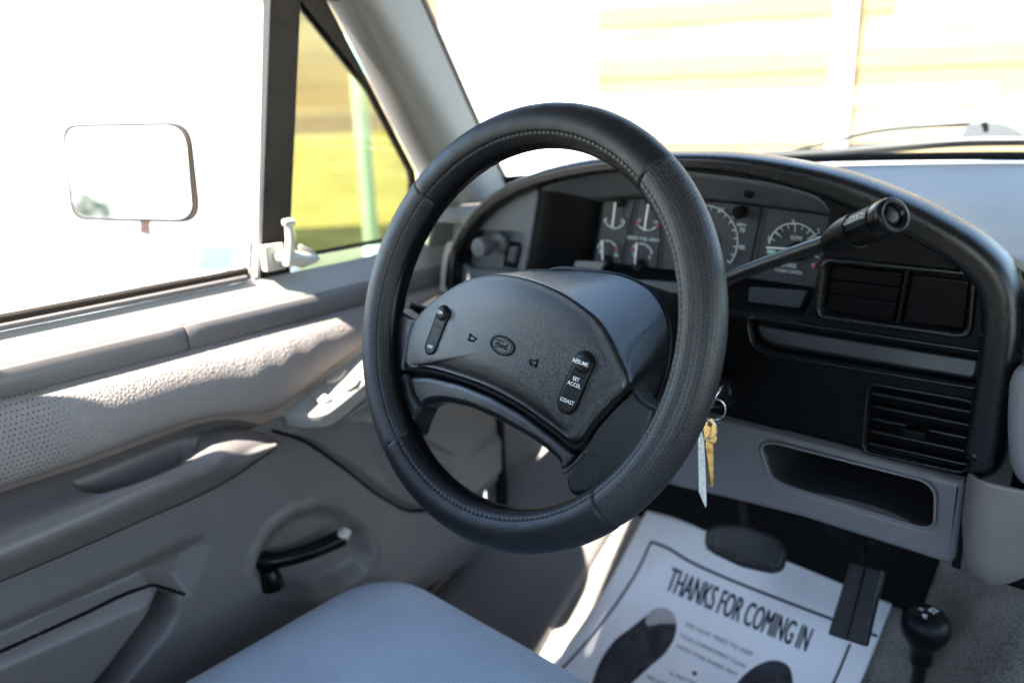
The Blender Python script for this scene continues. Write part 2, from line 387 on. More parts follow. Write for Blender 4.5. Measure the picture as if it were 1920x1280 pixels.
class MB:
    def __init__(s): s.v = []; s.f = []; s.mi = []
    def add(s, V, F, mi=0):
        b = len(s.v); s.v += [tuple(map(float, x)) for x in V]; s.f += [tuple(i+b for i in q) for q in F]; s.mi += [mi]*len(F)
    def tube(s, path, r, seg=10, caps=True, closed=False, mi=0):
        R = tube_verts(path, r, seg); n = len(R); F = []
        for i in range(n if closed else n-1):
            for j in range(seg):
                F.append((i*seg+j, ((i+1) % n)*seg+j, ((i+1) % n)*seg+(j+1) % seg, i*seg+(j+1) % seg))
        if caps and not closed:
            F.append(tuple(range(seg))); F.append(tuple((n-1)*seg+j for j in reversed(range(seg))))
        s.add(R.reshape(-1, 3), F, mi)
    def box(s, c, sx, sy, sz, ax=None, mi=0):
        ax = np.eye(3) if ax is None else np.asarray(ax)
        V = [np.asarray(c)+(i*sx*ax[0]+j*sy*ax[1]+k*sz*ax[2])/2 for i in (-1, 1) for j in (-1, 1) for k in (-1, 1)]
        s.add(V, [(0, 1, 3, 2), (4, 6, 7, 5), (0, 4, 5, 1), (2, 3, 7, 6), (0, 2, 6, 4), (1, 5, 7, 3)], mi)
    def lathe(s, prof, o, ax, seg=32, mi=0):
        """prof: (radius, height) along axis ax from point o"""
        ax = np.asarray(ax, float); ax /= np.linalg.norm(ax); t = np.array([1.0, 0, 0]) if abs(ax[0]) < .8 else np.array([0, 1.0, 0])
        u = np.cross(ax, t); u /= np.linalg.norm(u); v = np.cross(ax, u)
        a = np.linspace(0, 2*math.pi, seg, endpoint=False); V = []; F = []
        for r, h in prof: V += list(np.asarray(o)+h*ax+r*(np.cos(a)[:, None]*u+np.sin(a)[:, None]*v))
        for i in range(len(prof)-1):
            for j in range(seg): F.append((i*seg+j, i*seg+(j+1) % seg, (i+1)*seg+(j+1) % seg, (i+1)*seg+j))
        F.append(tuple(reversed(range(seg)))); F.append(tuple((len(prof)-1)*seg+j for j in range(seg)))
        s.add(V, F, mi)
    def build(s, name, mt, parent=None, smooth=35, origin=None):
        me = mesh_from(name, s.v, s.f)
        o = link(name, me, mt, parent, smooth, origin)
        if isinstance(mt, (list, tuple)):
            for p, q in zip(me.polygons, s.mi): p.material_index = q
        bm = bmesh.new(); bm.from_mesh(me); bmesh.ops.recalc_face_normals(bm, faces=bm.faces); bm.to_mesh(me); bm.free()
        return o
def axes_of(n, up=(0, 0, 1)):
    n = np.asarray(n, float); n /= np.linalg.norm(n); u = np.cross(np.asarray(up, float), n); u /= np.linalg.norm(u); return u, np.cross(n, u), n
def plate(name, outer, mt, parent, n, th=.004, bev=.0015, holes=(), res=3, smooth=40):
    """flat or nearly flat piece from 3D outline points (all on one plane with normal n facing out): real thickness behind the outline, rounded edges, holes allowed"""
    outer = np.asarray(outer, float); o0 = outer.mean(0); u, v, n = axes_of(n, (0, 0, 1) if abs(np.asarray(n, float)[2]) < .9 else (0, 1, 0))
    cu = bpy.data.curves.new(name, 'CURVE'); cu.dimensions = '2D'; cu.fill_mode = 'BOTH'
    cu.extrude = max(th/2-bev, .0001); cu.bevel_depth = bev; cu.bevel_resolution = res; cu.offset = -bev
    for ring in [outer]+[np.asarray(h, float) for h in holes]:
        sp = cu.splines.new('POLY'); sp.points.add(len(ring)-1); sp.use_cyclic_u = True
        for p, q in zip(sp.points, ring): p.co = (float((q-o0)@u), float((q-o0)@v), 0, 1)
    tmp = bpy.data.objects.new(name, cu); me = bpy.data.meshes.new_from_object(tmp)
    bpy.data.objects.remove(tmp); bpy.data.curves.remove(cu)
    mx = Matrix.Identity(4)
    for i in range(3): mx[i][0], mx[i][1], mx[i][2], mx[i][3] = u[i], v[i], n[i], o0[i]-n[i]*th/2
    me.transform(mx); me.name = name; me.materials.clear()
    return link(name, me, mt, parent, smooth)
def rr_poly(pts, rad, k=6):
    """round the corners of a closed 3D polygon"""
    P = [np.asarray(p, float) for p in pts]; out = []
    rads = rad if isinstance(rad, (list, tuple)) else [rad]*len(P)
    for i, p in enumerate(P):
        a, c = P[i-1]-p, P[(i+1) % len(P)]-p; la, lc = np.linalg.norm(a), np.linalg.norm(c)
        r = min(rads[i], la*.48, lc*.48); A, B = p+a/la*r, p+c/lc*r
        for q in range(k+1):
            s = q/k; out.append((1-s)**2*A+2*s*(1-s)*p+s*s*B)
    return np.array(out)
def text_mesh(body, size=1.0, align='CENTER', ext=0.0, xs=1.0, shear=0.0, bold=0.0):
    cu = bpy.data.curves.new('t', 'FONT'); cu.body = body; cu.size = size; cu.align_x = align; cu.align_y = 'CENTER'
    cu.extrude = ext; cu.shear = shear; cu.offset = bold*size; cu.resolution_u = 3
    tmp = bpy.data.objects.new('t', cu); me = bpy.data.meshes.new_from_object(tmp)
    bpy.data.objects.remove(tmp); bpy.data.curves.remove(cu); me.materials.clear()
    bm = bmesh.new(); bm.from_mesh(me); bmesh.ops.triangulate(bm, faces=bm.faces[:]); bm.to_mesh(me); bm.free()
    me.transform(Matrix.Diagonal((xs, 1, 1, 1))); return me
def text_on(name, body, mt, parent, o, ux, uy, size, **kw):
    me = text_mesh(body, size, **kw)
    ux = np.asarray(ux, float)/np.linalg.norm(ux); uy = np.asarray(uy, float); uy = uy-ux*(uy@ux); uy /= np.linalg.norm(uy); n = np.cross(ux, uy)
    mx = Matrix.Identity(4)
    for i in range(3): mx[i][0], mx[i][1], mx[i][2], mx[i][3] = ux[i], uy[i], n[i], o[i]
    me.transform(mx); me.name = name
    return link(name, me, mt, parent, 0)
def merge_into(mb, me, mi=0):
    mb.add([v.co[:] for v in me.vertices], [tuple(p.vertices) for p in me.polygons], mi)
def sdist(px, py, poly):
    """signed distance (inside positive) to a closed pixel polygon, vectorised"""
    poly = np.asarray(poly, float); D = np.full(px.shape, 1e9); ins = np.zeros(px.shape, bool)
    for i in range(len(poly)):
        a, b = poly[i-1], poly[i]; ab = b-a; t = np.clip(((px-a[0])*ab[0]+(py-a[1])*ab[1])/(ab@ab+1e-9), 0, 1)
        D = np.minimum(D, np.hypot(px-a[0]-t*ab[0], py-a[1]-t*ab[1]))
        c = ((a[1] > py) != (b[1] > py)) & (px < (b[0]-a[0])*(py-a[1])/(b[1]-a[1]+1e-12)+a[0]); ins ^= c
    return np.where(ins, D, -D)
def sstep(x, a, b): t = np.clip((x-a)/(b-a), 0, 1); return t*t*(3-2*t)
def structure(o): o['kind'] = 'structure'; return o

# ================================================================== OUTSIDE
def head(px):                                   # horizontal heading of a pixel column
    d = ray(px, 210); h = np.array([d[0], d[1], 0]); return h/np.linalg.norm(h)
def far(px, D, z=None, href=None):
    """point D metres away (measured along href) on the heading of pixel column px, at height z"""
    h = head(px); k = D/(h@href) if href is not None else D
    p = CAM+h*k; p[2] = GZ if z is None else z; return p
g = 300
structure(link('ground', mesh_from('ground', [(-g, -g, GZ), (g, -g, GZ), (g, g, GZ), (-g, g, GZ)], [(0, 1, 2, 3)]), M['concrete'], None, 0))
# lawn rising towards the back fence
rows = []
for D in np.linspace(3.0, 19, 30):
    z = GZ+.004+1.05*sstep(np.array(D), 8.5, 17.0)
    rows.append([far(px, D, float(z)) for px in np.linspace(525, 830, 12)])
structure(link('lawn', grid_mesh('lawn', np.array(rows)), M['grass'], None, 40))

def board_wall(name, label, cat, pxa, pxb, D, zb, zt, step, hpx, mtl, group=None):
    h = head(hpx); a, b = far(pxa, D, 0, h), far(pxb, D, 0, h); L = np.linalg.norm(b-a); u = (b-a)/L
    o = thing(name, label, cat, [(a[0]+b[0])/2, (a[1]+b[1])/2, zb], group)
    mb = MB(); z = zb; plank = []
    while z < zt:
        hgt = step+.004; x = 0; 
        while x < L:
            w_ = min(L-x, rng.uniform(2.2, 4.2)); c = a+u*(x+w_/2)+h*rng.uniform(-.012, .012); c[2] = z+hgt/2
            mb.box(c, w_-.004, .03, hgt, (u, h, (0, 0, 1))); plank += [rng.uniform(-.28, .32)]*8; x += w_
        z += step
    ob = mb.build('board_panel', mtl, o, 0)
    at = ob.data.attributes.new('plank', 'FLOAT', 'POINT'); at.data.foreach_set('value', plank)
    for k in np.linspace(.12, L-.12, max(2, int(L/2.4))):
        mb = MB(); c = a+u*k+h*.075; c[2] = (zb+zt)/2; mb.box(c, .09, .09, zt-zb, (u, h, (0, 0, 1))); mb.build('back_post', mtl, o, 0)
    return o, a, u, h
board_wall('wooden_wall', 'tan wall of wide horizontal boards seen through the windshield behind the white post', 'wooden wall', 1118, 2500, 7.0, GZ, 2.6, .135, 1500, M['board'])
board_wall('wooden_fence', 'brown board fence beyond the lawn, seen through the small triangular vent window', 'fence', 508, 860, 17.2, GZ+1.0, 3.6, .2, 650, M['board'])
h = head(1500); pz = far(1572, 6.945, 0, h)
o = thing('porch_post', 'thick white square post standing in front of the tan board wall', 'post', [pz[0], pz[1], GZ])
mb = MB(); u_ = np.cross((0, 0, 1), h); mb.box((pz[0], pz[1], (GZ+2.6)/2), .145, .05, 2.6-GZ, (u_, h, (0, 0, 1))); bevel(mb.build('shaft', M['housewhite'], o, 0), .006)
mb = MB(); mb.box((pz[0], pz[1], GZ+.1), .20, .09, .2, (u_, h, (0, 0, 1))); bevel(mb.build('plinth', M['housewhite'], o, 0), .006)
pz = far(677, 6.2, 0)
mb = MB(); mb.tube([(pz[0], pz[1], GZ), (pz[0], pz[1], 0), (pz[0], pz[1], 1.0), (pz[0], pz[1], 2.6)], .058, 14)
props(mb.build('garden_pole', M['teal'], None, 40, (pz[0], pz[1], GZ)), 'slim teal green pole standing on the lawn outside the vent window', 'pole')
def white_house(name, label, pxa, pxb, D, hpx, zt):
    h = head(hpx); a, b = far(pxa, D, GZ, h), far(pxb, D, GZ, h); L = np.linalg.norm(b-a); u = (b-a)/L
    o = thing(name, label, 'building', [(a[0]+b[0])/2, (a[1]+b[1])/2, GZ])
    mb = MB(); c = (a+b)/2+h*1.5; c[2] = (GZ+zt)/2-.02; mb.box(c, L, 3.0, zt-GZ-.04, (u, h, (0, 0, 1))); mb.build('wall', M['housewhite'], o, 0)
    mb = MB(); z = GZ+.1
    while z < zt-.1:
        c = (a+b)/2-h*.008; c[2] = z+.07; mb.box(c, L-.02, .012, .135, (u, h, (0, 0, 1))); z += .14
    mb.build('siding', M['housewhite'], o, 0)
    mb = MB(); c = (a+b)/2+h*1.4; c[2] = zt+.06; mb.box(c, L+.5, 3.6, .1, (u, h, (0, 0, 1))); mb.build('roof', M['liner'], o, 0)
white_house('white_garage', 'plain white sided building seen through the windshield, left of the tan board wall', 835, 1114, 7.4, 1500, 2.8)
white_house('white_house', 'bright white sided house outside the open driver window behind the side mirror', -900, 160, 6.5, 700, 1.5)

# shrub behind the truck: the photo shows it only in the side mirror
M['leaf'] = mat('dull_green_leaves', (.075, .095, .045), .7, .3, var=.4, vscale=9)
M['bark'] = mat('grey_bark', (.12, .09, .07), .9, .2, var=.3, vscale=12)
shp = np.array([-5.5, -13.3, GZ])
shr = thing('garden_shrub', 'round dull green shrub behind the truck, seen only as a smudge in the side mirror', 'shrub', shp)
mb = MB()
for k in range(9):
    d_ = rng.normal(0, .18, 2); mb.tube(smooth_poly([shp, shp+np.array([d_[0]*.5, d_[1]*.5, .4]), shp+np.array([d_[0]*1.5, d_[1]*1.5, .95])], 8), np.linspace(.022, .006, 8), 6)
mb.build('trunk', M['bark'], shr)
mb = MB()
for k in range(2600):
    v = rng.normal(0, 1, 3); v /= np.linalg.norm(v); r_ = .62*rng.uniform(.45, 1)**.5*(1+.25*math.sin(v[0]*5+v[2]*4)); c = shp+np.array([v[0]*r_, v[1]*r_, .72+v[2]*r_*.85])
    a_ = rng.normal(0, 1, 3); a_ /= np.linalg.norm(a_); b_ = np.cross(a_, v); b_ /= np.linalg.norm(b_)+1e-9; q = .035*rng.uniform(.7, 1.4)
    mb.add([c-a_*q, c+b_*q*.5, c+a_*q, c-b_*q*.5], [(0, 1, 2, 3)])
link('crown', mesh_from('crown', mb.v, mb.f), M['leaf'], shr, 0)

# ================================================================== TRUCK CAB
XC = .385
cab = thing('truck_cab', 'cab of an old pickup truck with grey trimmed windshield pillar and wide windshield', 'truck cab', (XC, .2, -.72))
def vis(px, py, X): return onX(px, py, X)
# windshield base and top curves
def ws_base(x): t = (x-XC)/.84; return np.array([x, .80-.30*abs(t)**2.2, .100-.034*abs(t)**2.2])
def ws_top(x): t = (x-XC)/.84; return np.array([x, .47-.22*abs(t)**2.2, .535-.055*abs(t)**2.2])
xs = np.linspace(-.455, 1.225, 61)
G = np.array([[(1-s)*ws_base(x)+s*ws_top(x)+np.array([0, .02, .012])*math.sin(math.pi*s) for x in xs] for s in np.linspace(0, 1, 15)])
wsh = link('windshield', grid_mesh('windshield', G), M['ws'], cab, 60)
mb = MB(); mb.tube([ws_base(x)+np.array([0, -.004, .002]) for x in xs], .0065, 10); mb.build('windshield_seal', M['dark'], cab)
mb = MB(); mb.tube([ws_top(x)+np.array([0, -.004, -.004]) for x in xs], .010, 10); mb.build('windshield_header', M['seal'], cab)
# pillar trim: lofted between its traced edges, each edge on its own depth
def pillar(sign=1):
    e0 = [onX(556, -100, -.462), onX(640, 0, -.455), onX(700, 112, -.452), onX(750, 210, -.45), onX(803, 312, -.448), onX(835, 372, -.446), onX(868, 420, -.446)]
    e1 = [onX(590, -100, -.440), onX(670, 0, -.435), onX(732, 112, -.432), onX(784, 210, -.430), onX(836, 312, -.428), onX(860, 360, -.428), onX(885, 410, -.428)]
    e2 = [onX(640, -100, -.425), onX(712, 0, -.420), onX(778, 112, -.418), onX(832, 210, -.416), onX(880, 300, -.416), onX(905, 350, -.416), onX(925, 390, -.416)]
    e3 = [onX(738, -100, -.448), onX(786, 0, -.446), onX(836, 112, -.446), onX(880, 210, -.446), onX(915, 285, -.448), onX(938, 330, -.450), onX(950, 360, -.452)]
    e4 = [onX(752, -100, -.47), onX(797, 0, -.47), onX(846, 112, -.47), onX(891, 214, -.47), onX(924, 286, -.47), onX(948, 332, -.47), onX(960, 362, -.47)]
    em = [onX(a-26, b, -.475) for a, b in [(556, -100), (640, 0), (700, 112), (750, 210), (803, 312), (835, 372), (868, 420)]]
    return [em, e0, e1, e2, e3], [e3, e4]
pr, ps = pillar()
pil = loft('pillar_trim', pr, M['trim'], cab, 40, 8, .004)
def mirrored(me_obj, name, parent):
    me = me_obj.data.copy(); off = ORIG[root_of(parent).name]
    me.transform(Matrix.Translation([float(v) for v in off])); me.transform(Matrix.Translation((2*XC, 0, 0)) @ Matrix.Diagonal((-1, 1, 1, 1))); me.flip_normals()
    me.transform(Matrix.Translation([-float(v) for v in off]))
    o = bpy.data.objects.new(name, me); COL.objects.link(o); o.parent = parent; return o
solidify(mirrored(pil, 'pillar_trim', cab), .004, 0)
loft('pillar_seal', ps, M['seal'], cab, 40, 2, .006)
# roof with headliner
rows = []
for y in np.linspace(-1.15, .50, 14):
    r = []
    for x in np.linspace(-.458, 1.228, 31):
        t = abs((x-XC)/.843); yy = min(y, ws_top(x)[1]+.02)
        r.append((x, yy, .545-.075*t**3+.02*math.sin(math.pi*(y+1.15)/1.7)*(1-t**4)))
    rows.append(r)
solidify(link('headliner', grid_mesh('headliner', np.array(rows)), M['liner'], cab, 60), .02, 1)
# rear wall with window opening, passenger side
plate('rear_wall', [(-.458, -1.15, -.72), (1.228, -1.15, -.72), (1.228, -1.15, .47), (-.458, -1.15, .47)], M['greyp'], cab, (0, 1, 0), .03, .004,
      holes=[rr_poly([(-.08, -1.15, .03), (.85, -1.15, .03), (.80, -1.15, .38), (-.03, -1.15, .38)], .06)])
plate('passenger_side', [(1.228, -1.15, -.72), (1.228, .62, -.72), (1.228, .50, .02), (1.228, .28, .46), (1.228, -1.15, .46)], M['greyp'], cab, (-1, 0, 0), .03, .004,
      holes=[rr_poly([(1.228, -.50, -.22), (1.228, .46, -.22), (1.228, .44, -.02), (1.228, .22, .43), (1.228, -.58, .43)], .04)])
plate('rear_pillar', [(-.452, -1.15, -.72), (-.452, -.55, -.72), (-.452, -.55, .0), (-.452, -.49, .46), (-.452, -.49, .475), (-.452, -1.15, .475)], M['greyp'], cab, (1, 0, 0), .045, .004)
mb = MB(); mb.tube([(-.470, -1.15, .455), (-.470, -.6, .455), (-.470, -.2, .462), (-.470, .0, .458), (-.466, .12, .44)], .014, 10); mb.build('drip_rail', M['seal'], cab)
# kick panel and front inner wheel house, door sill
kr = [[(-.452, .415, z) for z in (-.70, -.55, -.4, -.25, -.1, .05)],
      [(-.448, .44, z) for z in (-.70, -.55, -.4, -.25, -.1, .05)],
      [(-.418, .50, -.70), (-.42, .49, -.55), (-.425, .48, -.44), (-.432, .47, -.30), (-.438, .46, -.12), (-.44, .46, .05)],
      [(-.345, .60, -.70), (-.36, .58, -.55), (-.385, .55, -.42), (-.41, .53, -.30), (-.43, .52, -.12), (-.43, .52, .05)],
      [(-.30, .72, -.70), (-.32, .70, -.55), (-.35, .68, -.42), (-.39, .66, -.30), (-.42, .62, -.12), (-.42, .62, .05)],
      [(-.28, .95, -.70), (-.30, .95, -.55), (-.33, .95, -.42), (-.37, .9, -.30), (-.41, .85, -.12), (-.41, .8, .05)]]
loft('kick_panel', kr, M['greyp'], cab, 40, 8, .003)
mb = MB(); mb.tube([(-.425, .410, -.05), (-.414, .411, -.2), (-.410, .411, -.45), (-.412, .409, -.60)], .011, 12); mb.build('door_seal', M['dark'], cab)
mb = MB(); mb.box((-.44, -.1, -.665), .09, 1.05, .03); bevel(mb.build('sill_plate', M['greyp'], cab), .008)
plate('firewall', [(-.44, .95, -.75), (1.21, .95, -.75), (1.21, .95, .06), (-.44, .95, .06)], M['dark'], cab, (0, -1, 0), .02, .002)
# engine hood and cowl outside the glass
rows = []
for y in np.linspace(.0, 1.0, 14):
    rows.append([(x, ws_base(x)[1]+.03+y*(2.1-ws_base(x)[1]), .088-.035*abs((x-XC)/.84)**2-.11*y**2) for x in np.linspace(-.52, 1.29, 31)])
solidify(link('engine_hood', grid_mesh('engine_hood', np.array(rows)), M['paint'], cab, 60), .01, -1)

# floor: one carpet sheet with toe board and transmission hump
def floor_z(x, y):
    x = np.asarray(x, float); y = np.asarray(y, float)
    z = -.66+.59*(np.maximum(y-.29, 0)+.02*np.exp(-((y-.29)/.04)**2)*0)
    hump = sstep(x, .22, .40)*(1-sstep(x, .52, .70))*.16*(1-.35*sstep(y, .2, .8))
    left = .045*sstep(-x, .20, .34)*sstep(y, .25, .5)
    return z+hump+left
X_, Y_ = np.meshgrid(np.linspace(-.41, 1.2, 162), np.linspace(-1.14, .94, 209))
Zf = floor_z(X_, Y_)+.0015*np.sin(X_*40)*np.cos(Y_*33)
fl = structure(link('floor', grid_mesh('floor', np.stack([X_, Y_, Zf], -1)), M['carpet'], None, 60))
Xfl = [(-.435, .055), (-.40, .058), (-.355, .045), (-.29, .018), (-.245, .010), (-.235, -.004)]
loft('sill_trim', [[(x, y, float(floor_z(x, y))+dz+.02*float(sstep(np.array(y), .3, .8))*(1 if x < -.3 else .3)) for y in np.linspace(-.5, .92, 40)] for x, dz in Xfl], M['greyp'], cab, 40, 5, .003)
xq = np.linspace(-.225, .25, 30); yq = np.linspace(.545, .935, 30)
Gq = np.array([[(x, y, float(floor_z(x, y))+.0035+.002*math.sin(x*41)*math.sin(y*37)) for x in xq] for y in yq])
solidify(link('toe_board', grid_mesh('toe_board', Gq), M['dark'], cab, 60), .003, 1)
fl['label'] = 'grey loop pile carpet covering the cab floor and hump'
def on_floor(px, py, lift=0.0):
    d = ray(px, py); lo, hi = .3, 3.0
    for _ in range(50):
        t = (lo+hi)/2; p = CAM+d*t
        if p[2] > float(floor_z(p[0], p[1]))+lift: lo = t
        else: hi = t
    return CAM+d*lo

# windshield wiper outside the glass
wo = np.array([0, .03, .0])
wip = thing('windshield_wiper', 'windshield wiper lying along the bottom of the glass, with silver pivot cap at its right', 'wiper', onY(1845, 245, .83)+wo)
def wpt(px, py): 
    return onY(px, py, .83)
mb = MB(); P_ = smooth_poly([wpt(1470, 287), wpt(1560, 266), wpt(1640, 247), wpt(1700, 239), wpt(1820, 230)], 24); mb.tube(P_, np.linspace(.0024, .0050, 24), 8); mb.build('arm', M['satin'], wip)
mb = MB(); P_ = smooth_poly([wpt(1430, 292), wpt(1560, 284), wpt(1700, 272), wpt(1800, 264), wpt(1960, 262)], 24); mb.tube(P_, .0065, 8)
P_ = smooth_poly([wpt(1450, 298), wpt(1560, 292), wpt(1700, 281), wpt(1800, 273), wpt(1960, 270)], 24); mb.tube(P_, .0025, 8); mb.build('blade', M['satin'], wip)
plate('pivot_cap', rr_poly(PY(.826)([(1760, 262), (1800, 255), (1812, 230), (1850, 224), (1890, 230), (1935, 255), (1935, 268), (1765, 268)]), .006), M['visor'], wip, (0, -1, 0), .03, .004)
mb = MB(); c = wpt(1848, 233); mb.lathe([(.0038, -.004), (.0038, .004), (.002, .005)], c-np.array([0, .006, 0]), (0, -1, 0), 16); mb.build('bolt', M['dark'], wip)

# ================================================================== DRIVER DOOR
door = thing('driver_door', 'taupe grey driver door with padded leather top, armrest, crank and triangular vent window', 'car door', (-.42, -.08, -.62))
XD = -.42
ys = np.linspace(-.56, .40, 330); zs = np.linspace(-.635, -.19, 170)
YY, ZZ = np.meshgrid(ys, zs); XX = np.full_like(YY, XD); UV = pj(np.stack([XX, YY, ZZ], -1)); U, V = UV[..., 0], UV[..., 1]
def bump(poly, amt, a=-8, b=12): return amt*sstep(sdist(U, V, poly), a, b)
XX += bump([(690, 1035), (678, 985), (640, 952), (590, 941), (540, 955), (500, 985), (474, 1030), (468, 1066), (486, 1096), (530, 1112), (585, 1112), (640, 1092), (680, 1064)], -.020, -6, 30)
XX += bump([(700, 1035), (686, 980), (644, 944), (590, 931), (534, 947), (492, 980), (464, 1030), (456, 1068), (474, 1104), (525, 1122), (588, 1122), (646, 1100), (690, 1070)], .003, -12, 4)
XX += bump([(-500, 1380), (0, 1165), (250, 1052), (335, 1008), (376, 998), (383, 1018), (346, 1112), (270, 1094), (0, 1220), (-500, 1440)], -.016, -8, 34)
XX += bump([(288, 1096), (330, 1108), (326, 1150), (310, 1180), (225, 1285), (150, 1370), (40, 1430), (180, 1250), (262, 1140)], -.10, -2, 46)
XX += bump([(-500, 1440), (0, 1222), (262, 1104), (286, 1100), (280, 1150), (200, 1260), (60, 1400), (-500, 1700)], .008, -6, 22)
XX += bump([(505, 808), (560, 822), (640, 872), (720, 932), (770, 955), (830, 955), (950, 870), (980, 640), (700, 640), (560, 740)], .016, -2, 12)
XX += bump([(640, 780), (700, 870), (752, 948), (820, 955), (980, 880), (980, 640), (700, 640)], .018, -14, 26)
XX += bump([(560, 640), (860, 700), (892, 760), (884, 806), (850, 838), (815, 846), (785, 830), (700, 780)], .014, -4, 12)
XX += bump([(790, 850), (918, 800), (918, 868), (850, 922), (820, 940)], .010, -4, 10)
XX += bump([(903, 1022), (930, 1050), (931, 1075), (905, 1104), (850, 1134), (760, 1165), (720, 1120), (850, 1080), (890, 1050)], -.05, -2, 24)
XX += bump([(905, 1020), (938, 1040), (947, 1090), (932, 1150), (905, 1190), (700, 1290), (700, 1180), (850, 1140), (912, 1106), (934, 1074)], .016, -4, 12)
XX += bump([(700, 1075), (905, 955), (935, 990), (905, 1040), (720, 1130)], .008, -20, 30)
# gentle bow of the whole panel, rolled front edge
XX += .012*np.sin(np.clip((YY+.5)/.9, 0, 1)*math.pi)-.03*sstep(YY, .375, .40)-.05*sstep(-ZZ, .56, .635)
XX += rng.normal(0, .00008, XX.shape)
inner = link('inner_panel', grid_mesh('inner_panel', np.stack([XX, YY, ZZ], -1)), M['greyp'], door, 60)
solidify(inner, .003, -1)
# seam lines of the moulding: thin dark gaps
def gap(pts, X, r=.0011, name='seam'):
    mb = MB(); mb.tube(smooth_poly(PX(X)(pts), 50), r, 6); return mb
def panel_x(px, py):
    p = onX(px, py, XD)
    d = ray(px, py); lo, hi = .3, 3.0                     # march the ray into the moulded surface
    for t in np.linspace(.5, 1.6, 900):
        p = CAM+d*t; i = np.clip(np.searchsorted(zs, p[2]), 1, len(zs)-1); j = np.clip(np.searchsorted(ys, p[1]), 1, len(ys)-1)
        if p[0] <= XX[i, j]: break
    return p
mb = MB()
for pts in ([(508, 806), (560, 822), (640, 874), (720, 934), (768, 957), (812, 953)], [(-150, 1287), (0, 1220), (150, 1152), (262, 1102), (284, 1096), (310, 1102), (345, 1113)]):
    mb.tube(np.array([panel_x(a, b)+np.array([.0014, 0, 0]) for a, b in smooth_poly(pts, 120)]), .0023, 8)
mb.build('seam', M['dark'], door)
# padded leather upper
pb = PX(-.388)([(-500, 1095), (0, 920), (150, 872), (300, 815), (370, 790), (440, 780), (500, 780), (527, 773), (600, 717), (682, 655), (760, 597), (830, 548)])
yy = np.linspace(-.56, .395, 240); zb = np.interp(yy, pb[:, 1], pb[:, 2]); zb = np.convolve(np.pad(zb, 6, 'edge'), np.ones(13)/13, 'valid')
tt = np.linspace(0, 1, 60); Gp = []
for t in tt:
    bulge = .048*np.clip(np.sin(math.pi*min(1, t*1.02)), 0, 1)**.62*np.clip((-.075-zb)/.13, .35, 1.05)
    x = -.421+bulge*.86+.018*t; z = -.074+(zb+.074)*(t-.10*math.sin(2*math.pi*t)/2)
    wr = .0004*np.sin(yy*90+3*np.sin(yy*23)+t*5)*math.sin(math.pi*t)
    Gp.append(np.stack([x+wr*np.clip((yy+.3)*3, 0, 1), yy, z], -1))
Gp.append(np.stack([np.full_like(yy, -.43), yy, zb-.004], -1))
solidify(link('padded_top', grid_mesh('padded_top', np.array(Gp)), M['padleather'], door, 70), .003, -1)
# window ledge, trim strip in two lengths, weatherstrips
def extr(name, prof, y0, y1, mt, parent, n=24, sag=0.0, bev=.0012):
    G = np.array([[(x, y, z) for x, z in prof] for y in np.linspace(y0, y1, n)])
    o = link(name, grid_mesh(name, G, cv=True), mt, parent, 35)
    bm = bmesh.new(); bm.from_mesh(o.data); bm.verts.ensure_lookup_table(); k = len(prof)
    bm.faces.new([bm.verts[i] for i in range(k)]); bm.faces.new([bm.verts[(n-1)*k+i] for i in reversed(range(k))])
    bmesh.ops.recalc_face_normals(bm, faces=bm.faces); bm.to_mesh(o.data); bm.free(); return bevel(o, bev, 2)
extr('window_ledge', [(-.462, -.016), (-.452, -.0135), (-.424, -.038), (-.421, -.046), (-.424, -.07), (-.47, -.07)], -.56, .41, M['ltgrey'], door)
ysm = onX(350, 628, -.415)[1]
sp = [(-.430, -.0405), (-.418, -.0425), (-.4135, -.050), (-.413, -.068), (-.417, -.0745), (-.432, -.0745)]
extr('trim_strip', sp, -.56, ysm-.0008, M['greyp'], door); extr('trim_strip', sp, ysm+.0008, .40, M['greyp'], door)
extr('weatherstrip', [(-.4635, -.013), (-.4525, -.0115), (-.4545, .001), (-.459, .004), (-.4635, .001)], -.56, .0, M['seal'], door)
extr('weatherstrip', [(-.4525, -.0125), (-.4475, -.0125), (-.4475, -.006), (-.4525, -.005)], -.56, -.006, M['greyp'], door)
# division bar and vent window
db = PX(-.457)
plate('division_bar', db([(509, -420), (582, -420), (562, 0), (541, 430), (540, 522), (484, 530), (497, 0)]), M['seal'], door, (1, 0, 0), .022, .002)
plate('division_bar', PX(-.452)([(505, -420), (516, -420), (508, 0), (489, 527), (481, 529), (493, 0)]), M['ltgrey'], door, (1, 0, 0), .012, .002)
vent = plate('vent_window', PX(-.457)([(566, -85), (566, -110), (640, 0), (803, 312), (806, 345), (800, 462), (600, 512), (541, 527), (541, 430), (560, 0)]), M['seal'], door, (1, 0, 0), .018, .003,
             holes=[PX(-.457)([(567, -62), (609, 2), (700, 178), (775, 322), (778, 340), (772, 440), (600, 472), (542, 483), (545, 430), (562, 0)])])
plate('pane', PX(-.464)([(567, -72), (612, 2), (702, 178), (778, 322), (781, 340), (776, 446), (600, 477), (540, 488), (542, 430), (560, 0)]), M['tint'], vent, (1, 0, 0), .004, .0005)
mb = MB()
a, b_, c = onX(500, 482, -.445), onX(540, 470, -.436), onX(590, 482, -.440)
mb.box(a+(onX(520, 482, -.445)-a)*.6, .012, .030, .034); 
base = mb
L0, L1 = onX(541, 498, -.428), onX(541, 420, -.424)
base.tube(smooth_poly([L0, (L0+L1)/2+np.array([.003, 0, 0]), L1], 10), [.0075, .0075, .0068, .0062, .0058, .0055, .0052, .005, .005, .005], 12)
base.tube([L1+np.array([0, -.008, .002]), L1+np.array([.001, 0, .003]), L1+np.array([0, .008, .001])], .0048, 12)
